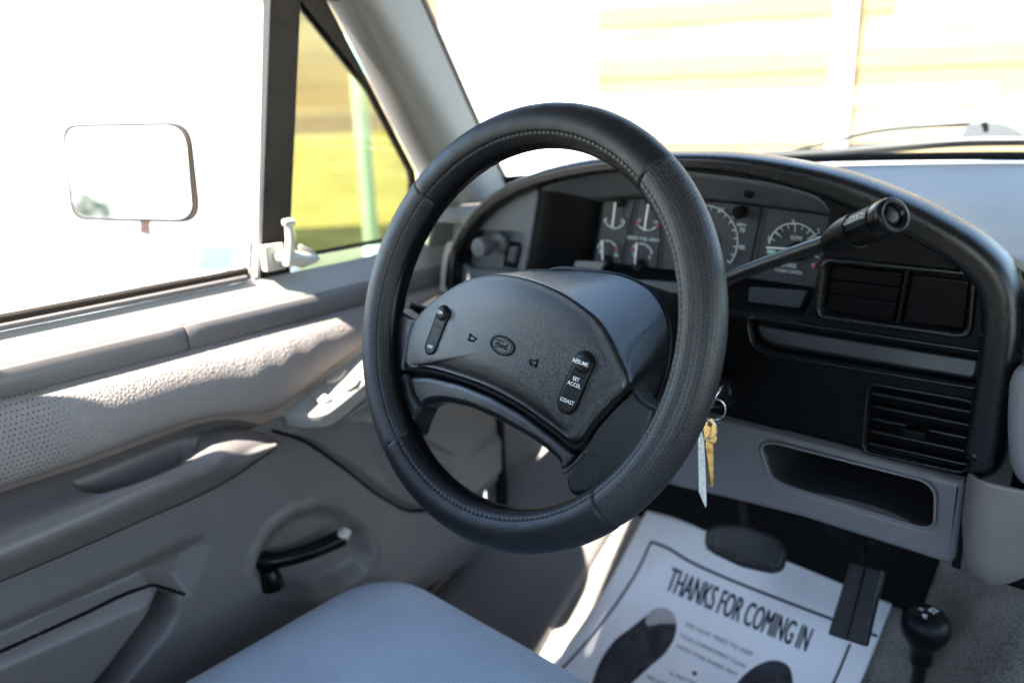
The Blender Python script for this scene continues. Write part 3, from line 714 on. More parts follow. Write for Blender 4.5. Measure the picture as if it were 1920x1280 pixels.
base.tube([onX(520, 482, -.44), L0+np.array([0, 0, .012]), onX(566, 487, -.432), onX(592, 484, -.438)], [.008, .009, .011, .006], 12)
base.tube([onX(560, 462, -.437), onX(580, 470, -.434), onX(597, 487, -.436)], .0035, 10)
bevel(base.build('latch', M['latch'], vent), .002)
# window glass (lowered a little behind the weatherstrip) is kept down in the photo; front of the ledge cover
plate('sail_cover', PX(-.446)([(690, 505), (805, 466), (818, 395), (885, 392), (862, 560), (690, 545)]), M['trim'], door, (1, 0, 0), .01, .003)
# armrest with pull pocket
def shift(p, dy): return [(a, b+dy) for a, b in p]
r0 = [(-500, 1122), (0, 942), (150, 893), (300, 838), (380, 811), (430, 804), (480, 812), (513, 830)]
rows_px = [(-.424, shift(r0, -16)), (-.412, r0),
    (-.396, [(-500, 1145), (0, 965), (150, 912), (300, 856), (385, 822), (440, 810), (485, 817), (514, 831)]),
    (-.366, [(-500, 1185), (0, 1000), (150, 942), (300, 880), (395, 850), (450, 842), (490, 836), (515, 833)]),
    (-.352, [(-500, 1215), (0, 1030), (150, 968), (300, 903), (400, 868), (455, 858), (494, 842), (516, 834)]),
    (-.356, [(-500, 1240), (0, 1055), (150, 993), (300, 927), (404, 885), (455, 872), (496, 848), (517, 835)]),
    (-.392, [(-500, 1272), (0, 1084), (150, 1021), (300, 955), (345, 936), (430, 893), (492, 852), (518, 836)]),
    (-.412, [(-500, 1274), (0, 1086), (150, 1023), (300, 957), (347, 938), (432, 895), (493, 854), (519, 837)])]
Ga = loft_rows([PX(x)(p) for x, p in rows_px], 260, 10)
uv = pj(Ga); s = sdist(uv[..., 0], uv[..., 1], [(138, 905), (150, 922), (188, 926), (262, 905), (335, 874), (362, 856), (374, 822), (340, 826), (260, 858), (190, 886)])
k = sstep(s, -3, 12); Ga[..., 2] -= .028*k; Ga[..., 0] -= .012*k
s2 = sdist(uv[..., 0], uv[..., 1], [(368, 858), (378, 824), (430, 806), (490, 815), (515, 832), (470, 850), (400, 878)]); k2 = sstep(s2, -14, 26)*(1-k); Ga[..., 2] += .004*k2; Ga[..., 0] += .014*k2
solidify(link('armrest', grid_mesh('armrest', Ga), M['greyp'], door, 60), .002, -1)
mb = MB(); mb.tube(smooth_poly(np.array([onX(a, b, -.394) for a, b in [(-150, 1148), (0, 1088), (150, 1025), (300, 959), (346, 940), (431, 897), (492, 856), (518, 839)]]), 60), .0016, 6); mb.build('armrest_gap', M['dark'], door)
mb = MB(); c = onX(514, 835, -.40); mb.lathe([(.004, 0), (.004, .003), (.002, .004)], c, (1, 0, 0), 14); mb.build('screw_cap', M['ltgrey'], door)
# switch pod
A, B, Cc = onX(527, 772, -.398), onX(684, 652, -.398), onX(618, 770, -.343)
npd = np.cross(B-A, Cc-A); npd = npd/np.linalg.norm(npd); npd = npd if npd[2] > 0 else -npd
PP = lambda pts, lift=0.0: np.array([onP(a, b, A+npd*lift, npd) for a, b in pts])
pod = plate('switch_pod', rr_poly(PP([(527, 773), (684, 652), (722, 622), (728, 660), (700, 706), (640, 755), (612, 776), (560, 780)]), [.004, .004, .01, .02, .03, .02, .014, .01]), M['ltgrey'], door, npd, .024, .004)
for q in ([(612, 706), (630, 692), (650, 690), (640, 704), (622, 714), (608, 714)], [(640, 722), (655, 708), (676, 706), (668, 720), (650, 731), (636, 730)], [(582, 742), (596, 729), (622, 744), (612, 752), (598, 752)]):
    plate('window_switch', rr_poly(PP(q, .006), .004), M['ltgrey'], pod, npd, .007, .002)
plate('lower_skirt', rr_poly(PP([(532, 782), (612, 779), (645, 758), (702, 709), (726, 676), (728, 706), (700, 745), (640, 785), (545, 800)], -.026), .006), M['greyp'], pod, npd, .012, .004)
# window crank in its dish
crk = MB(); xc = -.415
crk.tube(smooth_poly([onX(478, 1052, xc), onX(500, 1052, xc+.008), onX(560, 1040, xc+.018), onX(640, 1008, xc+.022)], 20), np.linspace(.0105, .0125, 20), 14)
crk.lathe([(.015, 0), (.016, .012), (.012, .018)], onX(490, 1050, xc-.012), (1, 0, 0), 24)
cr = crk.build('window_crank', M['gloss'], door)
mb = MB(); c = onX(504, 1065, xc+.008); mb.tube([c, c+np.array([.002, 0, -.016]), c+np.array([.003, .0, -.030])], [.0105, .0155, .0155], 16); bevel(mb.build('knob', M['gloss'], cr), .003)
mb = MB(); mb.tube([onX(630, 1010, xc+.024), onX(646, 1001, xc+.026), onX(652, 991, xc+.026)], [.007, .0095, .007], 12); mb.build('tip', M['latch'], cr)
# side mirror outside
mc = onX(243, 325, -.80); mn = np.array([.42, -.90, .04]); mn /= np.linalg.norm(mn)
MP = lambda pts, l=0.0: np.array([onP(a, b, mc+mn*l, mn) for a, b in pts])
oq = MP([(113, 233), (352, 229), (373, 418), (132, 414)])
mir = plate('side_mirror', rr_poly(oq, [.03, .035, .035, .03], 10), M['seal'], door, mn, .008, .002)
iq = MP([(121, 240), (345, 236), (362, 411), (139, 407)], .003)
plate('mirror_glass', rr_poly(iq, [.028, .033, .033, .028], 10), M['mirror'], mir, mn, .004, .0008)
mb = MB(); mb.tube([MP([(272, 414)], -.02)[0], MP([(272, 436)], -.02)[0]], .008, 12); mb.build('marker_lamp', M['amber'], mir)
mb = MB(); mb.tube(smooth_poly([MP([(272, 440)], -.03)[0], onX(330, 500, -.74), onX(430, 520, -.60), onX(470, 500, -.50)], 20), .011, 12)
mb.tube([onX(440, 487, -.52), onX(470, 486, -.5)], .006, 10); mb.build('mirror_arm', M['paint'], mir)
plate('outer_skin', [(-.505, -.56, -.03), (-.505, .42, -.03), (-.52, .42, -.64), (-.52, -.56, -.64)], M['paint'], door, (-1, 0, 0), .01, .003)
# front and rear edges of the window frame
plate('window_frame', [(-.463, -.58, -.02), (-.463, -.535, -.02), (-.463, -.48, .41), (-.463, -.43, .445), (-.463, .05, .445), (-.463, .05, .47), (-.463, -.48, .47)], M['seal'], door, (1, 0, 0), .025, .003)

# ================================================================== DASHBOARD
YF = .30
dash = thing('dashboard', 'black textured instrument panel with round hood over the gauges and grey lower knee panel', 'dashboard', (0, .34, -.3))
hood_px = [(834, 540), (838, 500), (846, 460), (864, 424), (892, 388), (940, 350), (1000, 322), (1070, 303), (1160, 290), (1280, 285), (1380, 288), (1480, 302), (1580, 325), (1680, 361), (1770, 405), (1845, 452), (1890, 497), (1912, 545), (1917, 600), (1910, 680), (1896, 770), (1882, 850), (1873, 884), (1852, 901), (1815, 894)]
hp = smooth_poly(PY(.283)(hood_px), 220)
def offs(path, d):
    T = np.gradient(path, axis=0); T[:, 1] = 0; T /= np.linalg.norm(T, axis=1)[:, None]
    N = np.stack([T[:, 2], 0*T[:, 0], -T[:, 0]], -1)        # inward (path runs left -> top -> right)
    return path+N*np.asarray(d)[:, None] if np.ndim(d) else path+N*d
# lip is thin over the gauges and wide down the right side
kk = sstep(np.linspace(0, 1, 220), .45, .72); lipw = .021+.013*kk
def prof(fr, y, extra=0): q = offs(hp, lipw*fr+extra); q = q.copy(); q[:, 1] = y; return q
rowsH = [prof(0, .40, .040), prof(0, .35, .022), prof(0, .328, .006), prof(0, .314, .001), prof(0, .302, 0), prof(.04, .289), prof(.14, .2795), prof(.32, .2755), prof(.60, .2755), prof(.84, .2765), prof(.94, .281), prof(1.0, .290), prof(1.0, .312)]
G = loft_rows(rowsH, 220, 5)
hood = link('cluster_hood', grid_mesh('cluster_hood', G), M['hoodv'], dash, 70)
solidify(hood, .002, 1)
FY = PY(YF); NF = (0, -1, 0)
inner = offs(hp, lipw*.8); inner[:, 1] = YF
open_px = [(1012, 356), (1060, 330), (1130, 317), (1200, 315), (1270, 321), (1340, 329), (1430, 342), (1500, 358), (1534, 373), (1551, 396), (1549, 430), (1530, 520), (1517, 572), (1500, 596), (1470, 604), (1390, 592), (1200, 590), (1000, 565), (984, 520), (1000, 430)]
hole_g = smooth_poly(FY(open_px), 120, closed=True)
disp_px = [(1553, 492), (1822, 520), (1812, 624), (1540, 586)]
strip_px = [(1404, 598), (1843, 664), (1838, 722), (1440, 657), (1413, 640)]
vent_px = [(1632, 722), (1828, 757), (1812, 884), (1620, 842)]
hole_d = rr_poly(FY(disp_px), .008); hole_s = rr_poly(FY(strip_px), [.012, .006, .010, .02, .02]); hole_v = rr_poly(FY(vent_px), .010)
LS = PY(YF)([(866, 442), (880, 428), (962, 430), (984, 436), (986, 452), (972, 512), (880, 506), (862, 490)])
hole_l = rr_poly(LS, [.02, .02, .006, .006, .006, .008, .02, .02])
outerF = np.vstack([inner[6:-14], FY([(1838, 893), (1808, 888), (1346, 776), (1240, 750), (1120, 700), (985, 640), (850, 545)])])
plate('face_panel', outerF, M['blacktex'], dash, NF, .010, .0025, holes=[hole_g, hole_d, hole_s, hole_v, hole_l])
# recessed display bay, with raised rim
def rim_loop(name, ring, r, y, mt, parent):
    mb = MB(); p = smooth_poly(ring, 120, closed=True, lin=True); p = p.copy(); p[:, 1] = y; mb.tube(p, r, 8, closed=True); return mb.build(name, mt, parent, 60)
rim_loop('bay_rim', rr_poly(FY([(1546, 486), (1829, 514), (1818, 631), (1532, 592)]), .010), .0032, YF-.001, M['hoodv'], dash)
plate('bay_back', rr_poly(PY(.318)([(1545, 480), (1835, 510), (1825, 640), (1530, 600)]), .004), M['gloss'], dash, NF, .006, .001)
cov = lambda pts, y=.307: rr_poly(PY(y)(pts), .0035)
stor = plate('blank_cover', cov([(1561, 499), (1691, 512), (1687, 538), (1557, 523)]), M['gloss'], dash, NF, .006, .0012)
plate('blank_cover', cov([(1557, 525), (1687, 540), (1681, 566), (1551, 549)]), M['gloss'], dash, NF, .006, .0012)
plate('blank_cover', cov([(1551, 551), (1681, 568), (1673, 603), (1545, 583)]), M['gloss'], dash, NF, .006, .0012)
plate('display_window', cov([(1710, 515), (1818, 527), (1806, 618), (1692, 605)]), M['gloss'], dash, NF, .006, .0015)
plate('bay_divider', rr_poly(PY(.302)([(1697, 508), (1704, 508), (1686, 608), (1679, 607)]), .001), M['blacktex'], dash, NF, .006, .001)
# long blank strip
plate('storage_lid', rr_poly(PY(.302)([(1414, 606), (1836, 671), (1831, 713), (1447, 648), (1422, 633)]), [.012, .004, .008, .015, .012]), M['lid'], dash, (0, -.955, .297), .016, .004)
rim_loop('lid_rim', rr_poly(FY([(1399, 592), (1850, 660), (1844, 730), (1436, 663), (1408, 645)]), [.012, .006, .010, .02, .02]), .0022, YF-.0008, M['hoodv'], dash)
plate('lid_recess', PY(.322)([(1395, 590), (1860, 655), (1860, 735), (1400, 660)]), M['dark'], dash, NF, .004, .0005)
# air vent
vt = plate('air_vent', PY(.352)([(1618, 708), (1850, 745), (1840, 905), (1600, 862)]), M['dark'], dash, NF, .004, .0005)
for k in range(5):
    f = (k+.65)/5.2; y0 = YF+.012
    a = onY(1632+(1620-1632)*f+4, 722+(842-722)*f, y0); b_ = onY(1828+(1812-1828)*f-3, 757+(884-757)*f, y0)
    mb = MB(); c = (a+b_)/2; L = np.linalg.norm(b_-a); u = (b_-a)/L; t = np.array([0, .94, -.34]); mb.box(c+t*.012, L, .026, .0022, (u, t, np.cross(u, t)))
    bevel(mb.build('slat', M['slat'], vt), .0008, 2)
mb = MB(); c = onY(1717, 811, YF+.004); mb.box(c, .022, .014, .009); bevel(mb.build('vane_tab', M['black'], vt), .0015)
rim_loop('vent_rim', rr_poly(FY([(1628, 718), (1832, 753), (1816, 888), (1616, 846)]), .011), .0022, YF-.0005, M['hoodv'], dash)
# light switch recess on the left end
plate('lit_panel_overlay', PY(.2955)([(866, 470), (872, 440), (890, 412), (925, 384), (965, 366), (1004, 354), (1008, 362), (998, 430), (982, 522), (960, 530), (858, 530)]), M['visor'], dash, NF, .006, .002, holes=[rr_poly(PY(.2955)([(866, 442), (880, 428), (962, 430), (984, 436), (986, 452), (972, 512), (880, 506), (862, 490)]), [.02, .02, .006, .006, .006, .008, .02, .02])])  # added grey plate: light on the left end panel put into its colour
lsp = plate('light_switch_panel', PY(.312)([(850, 420), (1000, 424), (990, 520), (850, 515)]), M['visor'], dash, NF, .005, .0008)
mb = MB(); c = onY(922, 474, .308); k0 = onY(897, 465, .262)
ax = np.array([0, -1, 0.0]); c2 = k0.copy(); c2[1] = .308
mb.lathe([(.016, 0), (.015, .006), (.006, .010), (.006, .026), (.0125, .028), (.0140, .032), (.0140, .044), (.0125, .047), (.006, .0485)], c2, ax, 36); mb.build('light_knob', M['visor'], lsp)
plate('dimmer_slot', rr_poly(PY(.3085)([(951, 452), (974, 456), (966, 504), (943, 498)]), .002), M['dark'], lsp, NF, .004, .0006)
plate('dimmer_wheel', rr_poly(PY(.302)([(954, 462), (971, 464), (964, 494), (948, 490)]), .002), M['visor'], lsp, NF, .012, .003)
mb = MB(); mb.tube(PY(.3085)([(956, 430), (943, 512)]), .0006, 6); mb.build('panel_joint', M['dark'], lsp)
# left end cap below the light switch, reaching down beside the column
loft('end_cap', [[onX(a, b, -.392) for a, b in [(826, 545), (829, 500), (840, 455)]], [onX(a, b, -.380) for a, b in [(838, 548), (842, 500), (852, 452)]]], M['ltgrey'], dash, 12, 3, .004)
plate('knee_panel', rr_poly(PY(.304)([(838, 545), (985, 575), (1000, 700), (960, 720), (826, 600)]), .01), M['greyp'], dash, NF, .02, .004)
# gauge cluster behind the opening
YG = .360
cl = plate('gauge_cluster', PY(YG)([(1095, 350), (1330, 360), (1600, 392), (1560, 560), (1080, 500)]), M['gauge'], dash, NF, .006, .0008)
oh = smooth_poly(FY(open_px), 120, closed=True)
top_f = FY([(1005, 360), (1060, 329), (1130, 316), (1200, 314), (1270, 320), (1340, 328), (1430, 341), (1500, 357), (1536, 372), (1556, 396)])
top_b = PY(YG-.004)([(1085, 385), (1127, 377), (1180, 373), (1240, 372), (1300, 376), (1360, 380), (1430, 388), (1500, 396), (1560, 405), (1600, 410)])
loft('visor', [top_f, top_b], M['visor'], cl, 40, 4, .002)
loft('side_wall', [FY([(1014, 345), (1003, 430), (986, 520), (975, 570)]), PY(YG-.003)([(1128, 370), (1122, 420), (1113, 470), (1100, 510)])], M['black'], cl, 20, 3, .002)
loft('tray', [FY([(980, 588), (1150, 594), (1390, 598), (1540, 608)]), PY(YG-.003)([(1090, 488), (1250, 505), (1400, 522), (1560, 545)])], M['black'], cl, 30, 3, .002)
plate('trip_bar', rr_poly(PY(.342)([(1052, 488), (1134, 492), (1120, 517), (1046, 512)]), .002), M['lowdash'], cl, NF, .006, .001)
plate('shift_indicator', rr_poly(PY(.325)([(1175, 524), (1280, 531), (1280, 550), (1175, 545)]), .003), M['visor'], cl, NF, .006, .001)
plate('indicator_tray', rr_poly(PY(.318)([(1405, 538), (1513, 545), (1500, 578), (1402, 566)]), .003), M['gauge'], cl, NF, .006, .001)
mb = MB()
for a, b_ in (((1192, 372), (1163, 497)), ((1246, 378), (1231, 505)), ((1429, 388), (1400, 530))):
    mb = MB(); mb.tube(PY(YG-.004)([a, b_]), .0011, 6); mb.build('cluster_seam', M['dark'], cl)
GY = YG-.0042
def gp(x, y, lift=0): return onY(x, y, GY-lift)
def arc(mb, c, rx, ry, a0, a1, r=.0007, mi=0, n=24):
    """dial arc in the plane of the cluster: centre and radii given in metres (x, z)"""
    A = np.radians(np.linspace(a0, a1, n)); mb.tube(np.stack([c[0]+rx*np.cos(A), np.full(n, GY), c[2]+ry*np.sin(A)], -1), r, 6, mi=mi)
def ticks(mb, c, R, angs, l0, l1, r=.0007, mi=0):
    for a in angs:
        a = math.radians(a); d = np.array([math.cos(a), 0, math.sin(a)]); mb.tube([c+d*(R-l0), c+d*(R+l1)], r, 5, mi=mi)
def dial_txt(mb, s, x, y, size, mi=0, xs=1.0):
    me = text_mesh(s, size, xs=xs, bold=.01); p = gp(x, y, .0004)
    mx = Matrix(((1, 0, 0, p[0]), (0, 0, -1, p[1]), (0, 1, 0, p[2]), (0, 0, 0, 1))); me.transform(mx); merge_into(mb, me, mi)
PR = [M['dimprint'], M['red'], M['green']]
def hub(cx, cz, r, par):
    mb = MB(); mb.lathe([(r, 0), (r, .006), (r*.8, .008)], np.array([cx, GY+.002, cz]), (0, -1, 0), 24); mb.build('hub', M['dark'], par)
def needle(p, q, par, r=.0016):
    mb = MB(); mb.tube([p, q], [r, r*.75], 8); mb.build('needle', M['needle'], par)
# four small gauges (name of the dial, centre of arc, letters)
for (cx, cy, up, lab, n0, n1, redl, redr) in (((1152), 405, -1, ('L', 'H'), (1154, 379), (1148, 425), 0, 0), (1214, 408, -1, ('C', 'H'), (1216, 382), (1208, 432), 1, 1),
                                              (1139, 474, 1, ('8', '18'), (1129, 450), (1130, 488), 0, 1), (1203, 480, 1, ('E', 'F'), (1194, 456), (1190, 495), 1, 0)):
    c = gp(cx, cy); R = .0165; mb = MB()
    a0, a1 = (200, 340) if up < 0 else (20, 160)
    arc(mb, c, R*1.05, R, a0, a1, .0009)
    ticks(mb, c, R, np.linspace(a0, a1, 5), .0025, .001, .0007)
    if redl: arc(mb, c, R*1.05, R, a0 if up < 0 else a1-16, a0+16 if up < 0 else a1, .0016, 1, 8)
    if redr: arc(mb, c, R*1.05, R, a1-16 if up < 0 else a0, a1 if up < 0 else a0+16, .0016, 1, 8)
    dial_txt(mb, lab[0], cx-14, cy+(6 if up < 0 else -2), .0075); dial_txt(mb, lab[1], cx+15, cy+(9 if up < 0 else 4), .0075)
    gd = mb.build('small_gauge', PR, cl, 0)
    hz = gp(*((n0) if up < 0 else (n1))); hub(hz[0]+.006, hz[2]+(.002 if up < 0 else -.001), .0085, gd)
    needle(gp(*n0, .006), gp(*n1, .006), gd)
mb = MB(); dial_txt(mb, 'DIESEL FUEL ONLY', 1206, 448, .0062, xs=.95); mb.build('fuel_notice', PR, cl, 0)
# speedometer
mb = MB(); cs = gp(1335, 455); Rs = .0415
cs = (gp(1383, 455)-np.array([Rs, 0, 0])); arc(mb, cs, Rs, Rs, -38, 218, .0008, n=60); ticks(mb, cs, Rs, np.linspace(-38, 218, 18), .005, 0, .0007)
for s, x, y in (('40', 1318, 391), ('50', 1352, 394), ('60', 1378, 406), ('70', 1391, 432), ('80', 1391, 464)): dial_txt(mb, s, x, y, .0078)
dial_txt(mb, 'MPH', 1390, 422, .0058)
sg = mb.build('speedometer', PR, cl, 0); needle(cs+np.array([0, -.006, 0]), cs+np.array([-.026, -.006, -.022]), sg); hub(cs[0], cs[2], .012, sg)
# tachometer
mb = MB(); ct = gp(1488, 468); Rt = .0300
arc(mb, ct, Rt, Rt, 5, 172, .0009, n=48); ticks(mb, ct, Rt, np.linspace(20, 160, 9), .006, 0, .0006); ticks(mb, ct, Rt, (90, 140, 40), .010, 0, .0008); ticks(mb, ct, Rt, (-12, -32), .004, 0, .0007)
arc(mb, ct, Rt, Rt, -40, -22, .0014, 1, 8)
for s, x, y in (('1', 1441, 447), ('2', 1487, 417), ('3', 1534, 434)): dial_txt(mb, s, x, y, .0085)
dial_txt(mb, 'RPM', 1493, 447, .0072); dial_txt(mb, 'x1000', 1480, 498, .0068); dial_txt(mb, 'TURBO DIESEL', 1478, 509, .0052)
p = gp(1446, 472, .0003); mb.box(p, .010, .0004, .005, mi=2)
tg = mb.build('tachometer', PR, cl, 0); needle(ct+np.array([.006, -.007, .002]), gp(1437, 464, .007), tg, .0013); hub(ct[0]+.004, ct[2]-.002, .011, tg)
mb = MB(); c = gp(1392, 397); mb.lathe([(.007, 0), (.0075, .012), (.006, .014)], c, (0, -1, 0), 20); mb.build('trip_knob', M['gloss'], cl)
mb = MB(); c = onY(1405, 362, .325); mb.lathe([(.006, 0), (.005, .004)], c, (0, -.6, -.8), 18); mb.build('hood_clip', M['dark'], cl)
# lower grey knee panel with open tray
YL = .288
lo_px = [(1190, 745), (1346, 787), (1808, 906), (1789, 1062), (1640, 1014), (1500, 969), (1380, 939), (1258, 911), (1190, 890)]
tray_px = [(1424, 833), (1450, 829), (1735, 901), (1754, 922), (1752, 986), (1730, 990), (1478, 912), (1444, 896)]
hole_t = rr_poly(PY(YL)(tray_px), .012)
plate('lower_panel', rr_poly(PY(YL)(lo_px), [.002, .002, .004, .012, .01, .01, .01, .01, .01]), M['lowdash'], dash, NF, .022, .006, holes=[hole_t])
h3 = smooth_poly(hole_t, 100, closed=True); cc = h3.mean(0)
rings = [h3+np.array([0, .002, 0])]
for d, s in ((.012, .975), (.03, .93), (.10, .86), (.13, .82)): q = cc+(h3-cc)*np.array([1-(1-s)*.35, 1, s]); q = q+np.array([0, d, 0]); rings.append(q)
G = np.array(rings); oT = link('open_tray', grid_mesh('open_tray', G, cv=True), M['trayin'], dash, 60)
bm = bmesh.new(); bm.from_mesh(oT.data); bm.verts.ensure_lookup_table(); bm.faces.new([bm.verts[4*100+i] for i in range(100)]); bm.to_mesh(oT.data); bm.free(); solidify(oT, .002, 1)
rim_loop('tray_rim', rr_poly(PY(YL)(tray_px), .012), .0016, YL-.0002, M['lowdash'], dash)
mb = MB()
for a, b_ in ((1553, 991), (1634, 1016)):
    mb = MB(); mb.lathe([(.004, 0), (.003, .002)], onY(a, b_, YL-.0005), (0, -1, 0), 12); mb.build('panel_clip', M['dark'], dash)
plate('dark_gap', PY(.296)([(1800, 900), (1816, 902), (1800, 1068), (1784, 1062)]), M['dark'], dash, NF, .004, .0005)
# grey centre stack
cs_rows = []
for y, dx in ((.312, 0), (.285, .002), (.272, .010), (.268, .024), (.270, .045), (.275, .075), (.30, .11), (.36, .13)):
    a = onY(1814, 880, .285); b_ = onY(1798, 1062, .285); c_ = onY(1840, 1078, .285)
    zlow = b_[2]-.006*math.sin(min(1, dx/.03)*math.pi/2)+.045*float(sstep(np.array(dx), .03, .07))
    cs_rows.append([(a[0]+dx, y, a[2]), (a[0]+dx+.002, y-.004, (a[2]+zlow)/2), (b_[0]+dx+.004, y, zlow+.012), (b_[0]+dx+.005, y+.012, zlow), (b_[0]+dx+.005, y+.06, zlow-.001)])
loft('centre_stack', cs_rows, M['greyp'], dash, 40, 6, .003)
mb = MB(); mb.lathe([(.0035, 0), (.003, .002)], onY(1866, 1053, .266), (0, -1, 0), 12); mb.build('stack_clip', M['dark'], dash)
plate('ashtray_door', rr_poly(PY(.262)([(1902, 690), (1888, 720), (1884, 800), (1890, 880), (1912, 914), (2100, 960), (2100, 700)]), .012), M['lowdash'], dash, NF, .05, .010)
# pad on top of the dash, and its passenger side
rows = []
for y in np.concatenate([np.linspace(.305, .40, 6), np.linspace(.45, .80, 9)]):
    r = []
    for x in np.linspace(-.425, 1.20, 40):
        f = (y-.30)/.5; yb = ws_base(x); yy2 = .30+(yb[1]-.004-.30)*f; zz = .038+(yb[2]-.008-.038)*f**1.1-.012*math.exp(-((f)/.05)**2)
        hz_ = np.interp(x, hp[:170, 0], hp[:170, 2])-.008-.02*float(sstep(np.array(yy2), .31, .45)) if x < .36 else -1
        r.append((x, yy2, max(zz, zz+(hz_-zz)*float(1-sstep(np.array(yy2), .44, .58)))))
    rows.append(r)
solidify(link('top_pad', grid_mesh('top_pad', np.array(rows)), M['trim'], dash, 60), .003, -1)
plate('passenger_face', [(.362, .302, -.28), (1.20, .302, -.28), (1.20, .302, .028), (.362, .302, .028)], M['blacktex'], dash, NF, .02, .006)

# ================================================================== STEERING COLUMN
TI = 0.335487764
WU = np.array([1.0, 0, 0]); WV = np.array([0, math.sin(TI), math.cos(TI)]); WN = np.array([0, -math.cos(TI), math.sin(TI)])
colm = thing('steering_column', 'black steering column shroud running from the wheel hub into the dashboard', 'steering column', (0, .2, -.07))
rings = []
for h, hw, hh, dv in ((-.085, .070, .060, 0), (-.10, .076, .066, 0), (-.16, .074, .064, 0), (-.24, .068, .058, .004), (-.34, .06, .05, .01)):
    a = np.linspace(0, 2*math.pi, 48, endpoint=False); ce = np.abs(np.cos(a))**.6*np.sign(np.cos(a)); se = np.abs(np.sin(a))**.6*np.sign(np.sin(a))
    rings.append([WU*(hw*c_)+WV*(hh*s_+dv)+WN*h for c_, s_ in zip(ce, se)])
solidify(link('shroud', grid_mesh('shroud', np.array(rings), cv=True), M['black'], colm, 60), .003, -1)
kc = onX(1338, 737, .100)
mb = MB(); ax = np.array([.25, -.93, .25]); mb.lathe([(.018, -.07), (.018, -.012), (.016, -.006), (.0135, -.004), (.0135, 0)], kc-ax*.012, ax, 28); mb.build('ignition_lock', M['gloss'], colm)
mb = MB(); mb.tube(smooth_poly([np.array([-.03, .07, -.03]), onY(800, 590, .065), onY(766, 578, .05)], 14), [.006]*9+[.0075, .009, .009, .009, .008], 14); mb.build('turn_stalk', M['black'], colm)

# ================================================================== GEAR SELECTOR
g0, g1, g2 = onY(1330, 548, .15), onY(1372, 520, .135), onY(1550, 455, .105)
g3 = onY(1673, 405, .072); gd = (g3-g2)/np.linalg.norm(g3-g2)
sel = thing('gear_selector', 'black column shift lever with ridged grip and round end button, lettered along its side', 'gear lever', g0)
mb = MB(); mb.tube(smooth_poly([g0+(g0-g1)*.5+np.array([-.03, .03, -.03]), g0, g1, (g1*.5+g2*.5)+np.array([0, 0, .0012]), g2+gd*.01], 40), .0062, 16); mb.build('lever_rod', M['satin'], sel)
L = np.linalg.norm(g3-g2)
mb = MB(); mb.lathe([(.0064, -.004), (.0068, 0), (.0090, .006), (.0114, .014), (.0132, .024), (.0138, .036), (.0129, .0362)], g2, gd, 40); mb.build('grip_collar', M['black'], sel)
u_, v_, _ = axes_of(gd)
mb = MB(); V = []; F = []; ns, na = 2, 96
a = np.linspace(0, 2*math.pi, na*2, endpoint=False)
upd = -1*np.array([.1, .75, -.60])                       # side that carries the flat lettered band
upd = upd-gd*(upd@gd); upd /= np.linalg.norm(upd); sd_ = np.cross(gd, upd)
for hh_, sc in ((.036, .97), (.0365, 1), (L-.012, 1.06), (L-.0115, 1.0)):
    for i, t in enumerate(a):
        flat = abs((t+math.pi) % (2*math.pi)-math.pi) < .55
        r = .0130*sc-(.0005 if (i % 2 and not flat) else 0)-(.0006 if flat else 0)
        V.append(g2+gd*hh_+r*(math.cos(t)*upd+math.sin(t)*sd_))
for i in range(3):
    for j in range(len(a)): F.append((i*len(a)+j, i*len(a)+(j+1) % len(a), (i+1)*len(a)+(j+1) % len(a), (i+1)*len(a)+j))
mb.add(V, F); grip = mb.build('grip', M['black'], sel, 20)
mb = MB(); mb.lathe([(.0126, L-.011), (.0134, L-.009), (.0136, L-.001), (.0130, L+.002), (.0115, L+.0030), (.0098, L+.0026), (.0085, L+.0012), (.0076, L-.001), (.0068, L-.002)], g2, gd, 48); mb.build('end_cap', M['gloss'], sel, 60)
mb = MB(); mb.lathe([(.0058, L-.006), (.0058, L-.0005), (.0053, L+.0008), (.003, L+.0012)], g2, gd, 32); mb.build('end_button', M['satin'], sel, 60)
me = text_mesh('OVERDRIVE OFF', .0078, bold=.006, xs=1.0); mxv = max(v.co.x for v in me.vertices); 
for v in me.vertices:
    x, y = v.co.x, v.co.y; s_ = (L-.048)/(2*mxv)*.93; ang = y/.0132; hgt = .036+(L-.048)/2+x*s_
    q = g2+gd*hgt+.0132*(math.cos(ang)*upd+math.sin(ang)*sd_)
    v.co = q
link('grip_lettering', me, M['white'], grip, 0)

# ================================================================== STEERING WHEEL
whl = thing('steering_wheel', 'black steering wheel in a stitched leather cover, with padded centre and cruise buttons', 'steering wheel', (0, 0, 0))
RW, TR = .187, .0178
def onW(px, py, h=0.0): return onP(px, py, WN*h, WN)
def W(pts, h=0.0): return np.array([onW(a, b, h) for a, b in pts])
def ang(px, py): p = onW(px, py, .012); return math.atan2(p@WV, p@WU)
def rimpt(t, f, r=TR, R=RW): return (R+r*math.sin(f))*(math.cos(t)*WU+math.sin(t)*WV)+r*math.cos(f)*WN
a1, a2, a3, a4 = ang(1232, 312), ang(790, 355), ang(738, 832)+2*math.pi, ang(1125, 950)+2*math.pi
segs = [('leather_panel', a1, a2, 'leather'), ('perforated_panel', a2, a3 if a3 > a2 else a3+2*math.pi, 'perf'), ('leather_panel', a3, a4, 'leather'), ('perforated_panel', a4-2*math.pi, a1, 'perf')]
F0, F1 = math.radians(-118), math.radians(205)           # the cover leaves a laced gap on the inner side
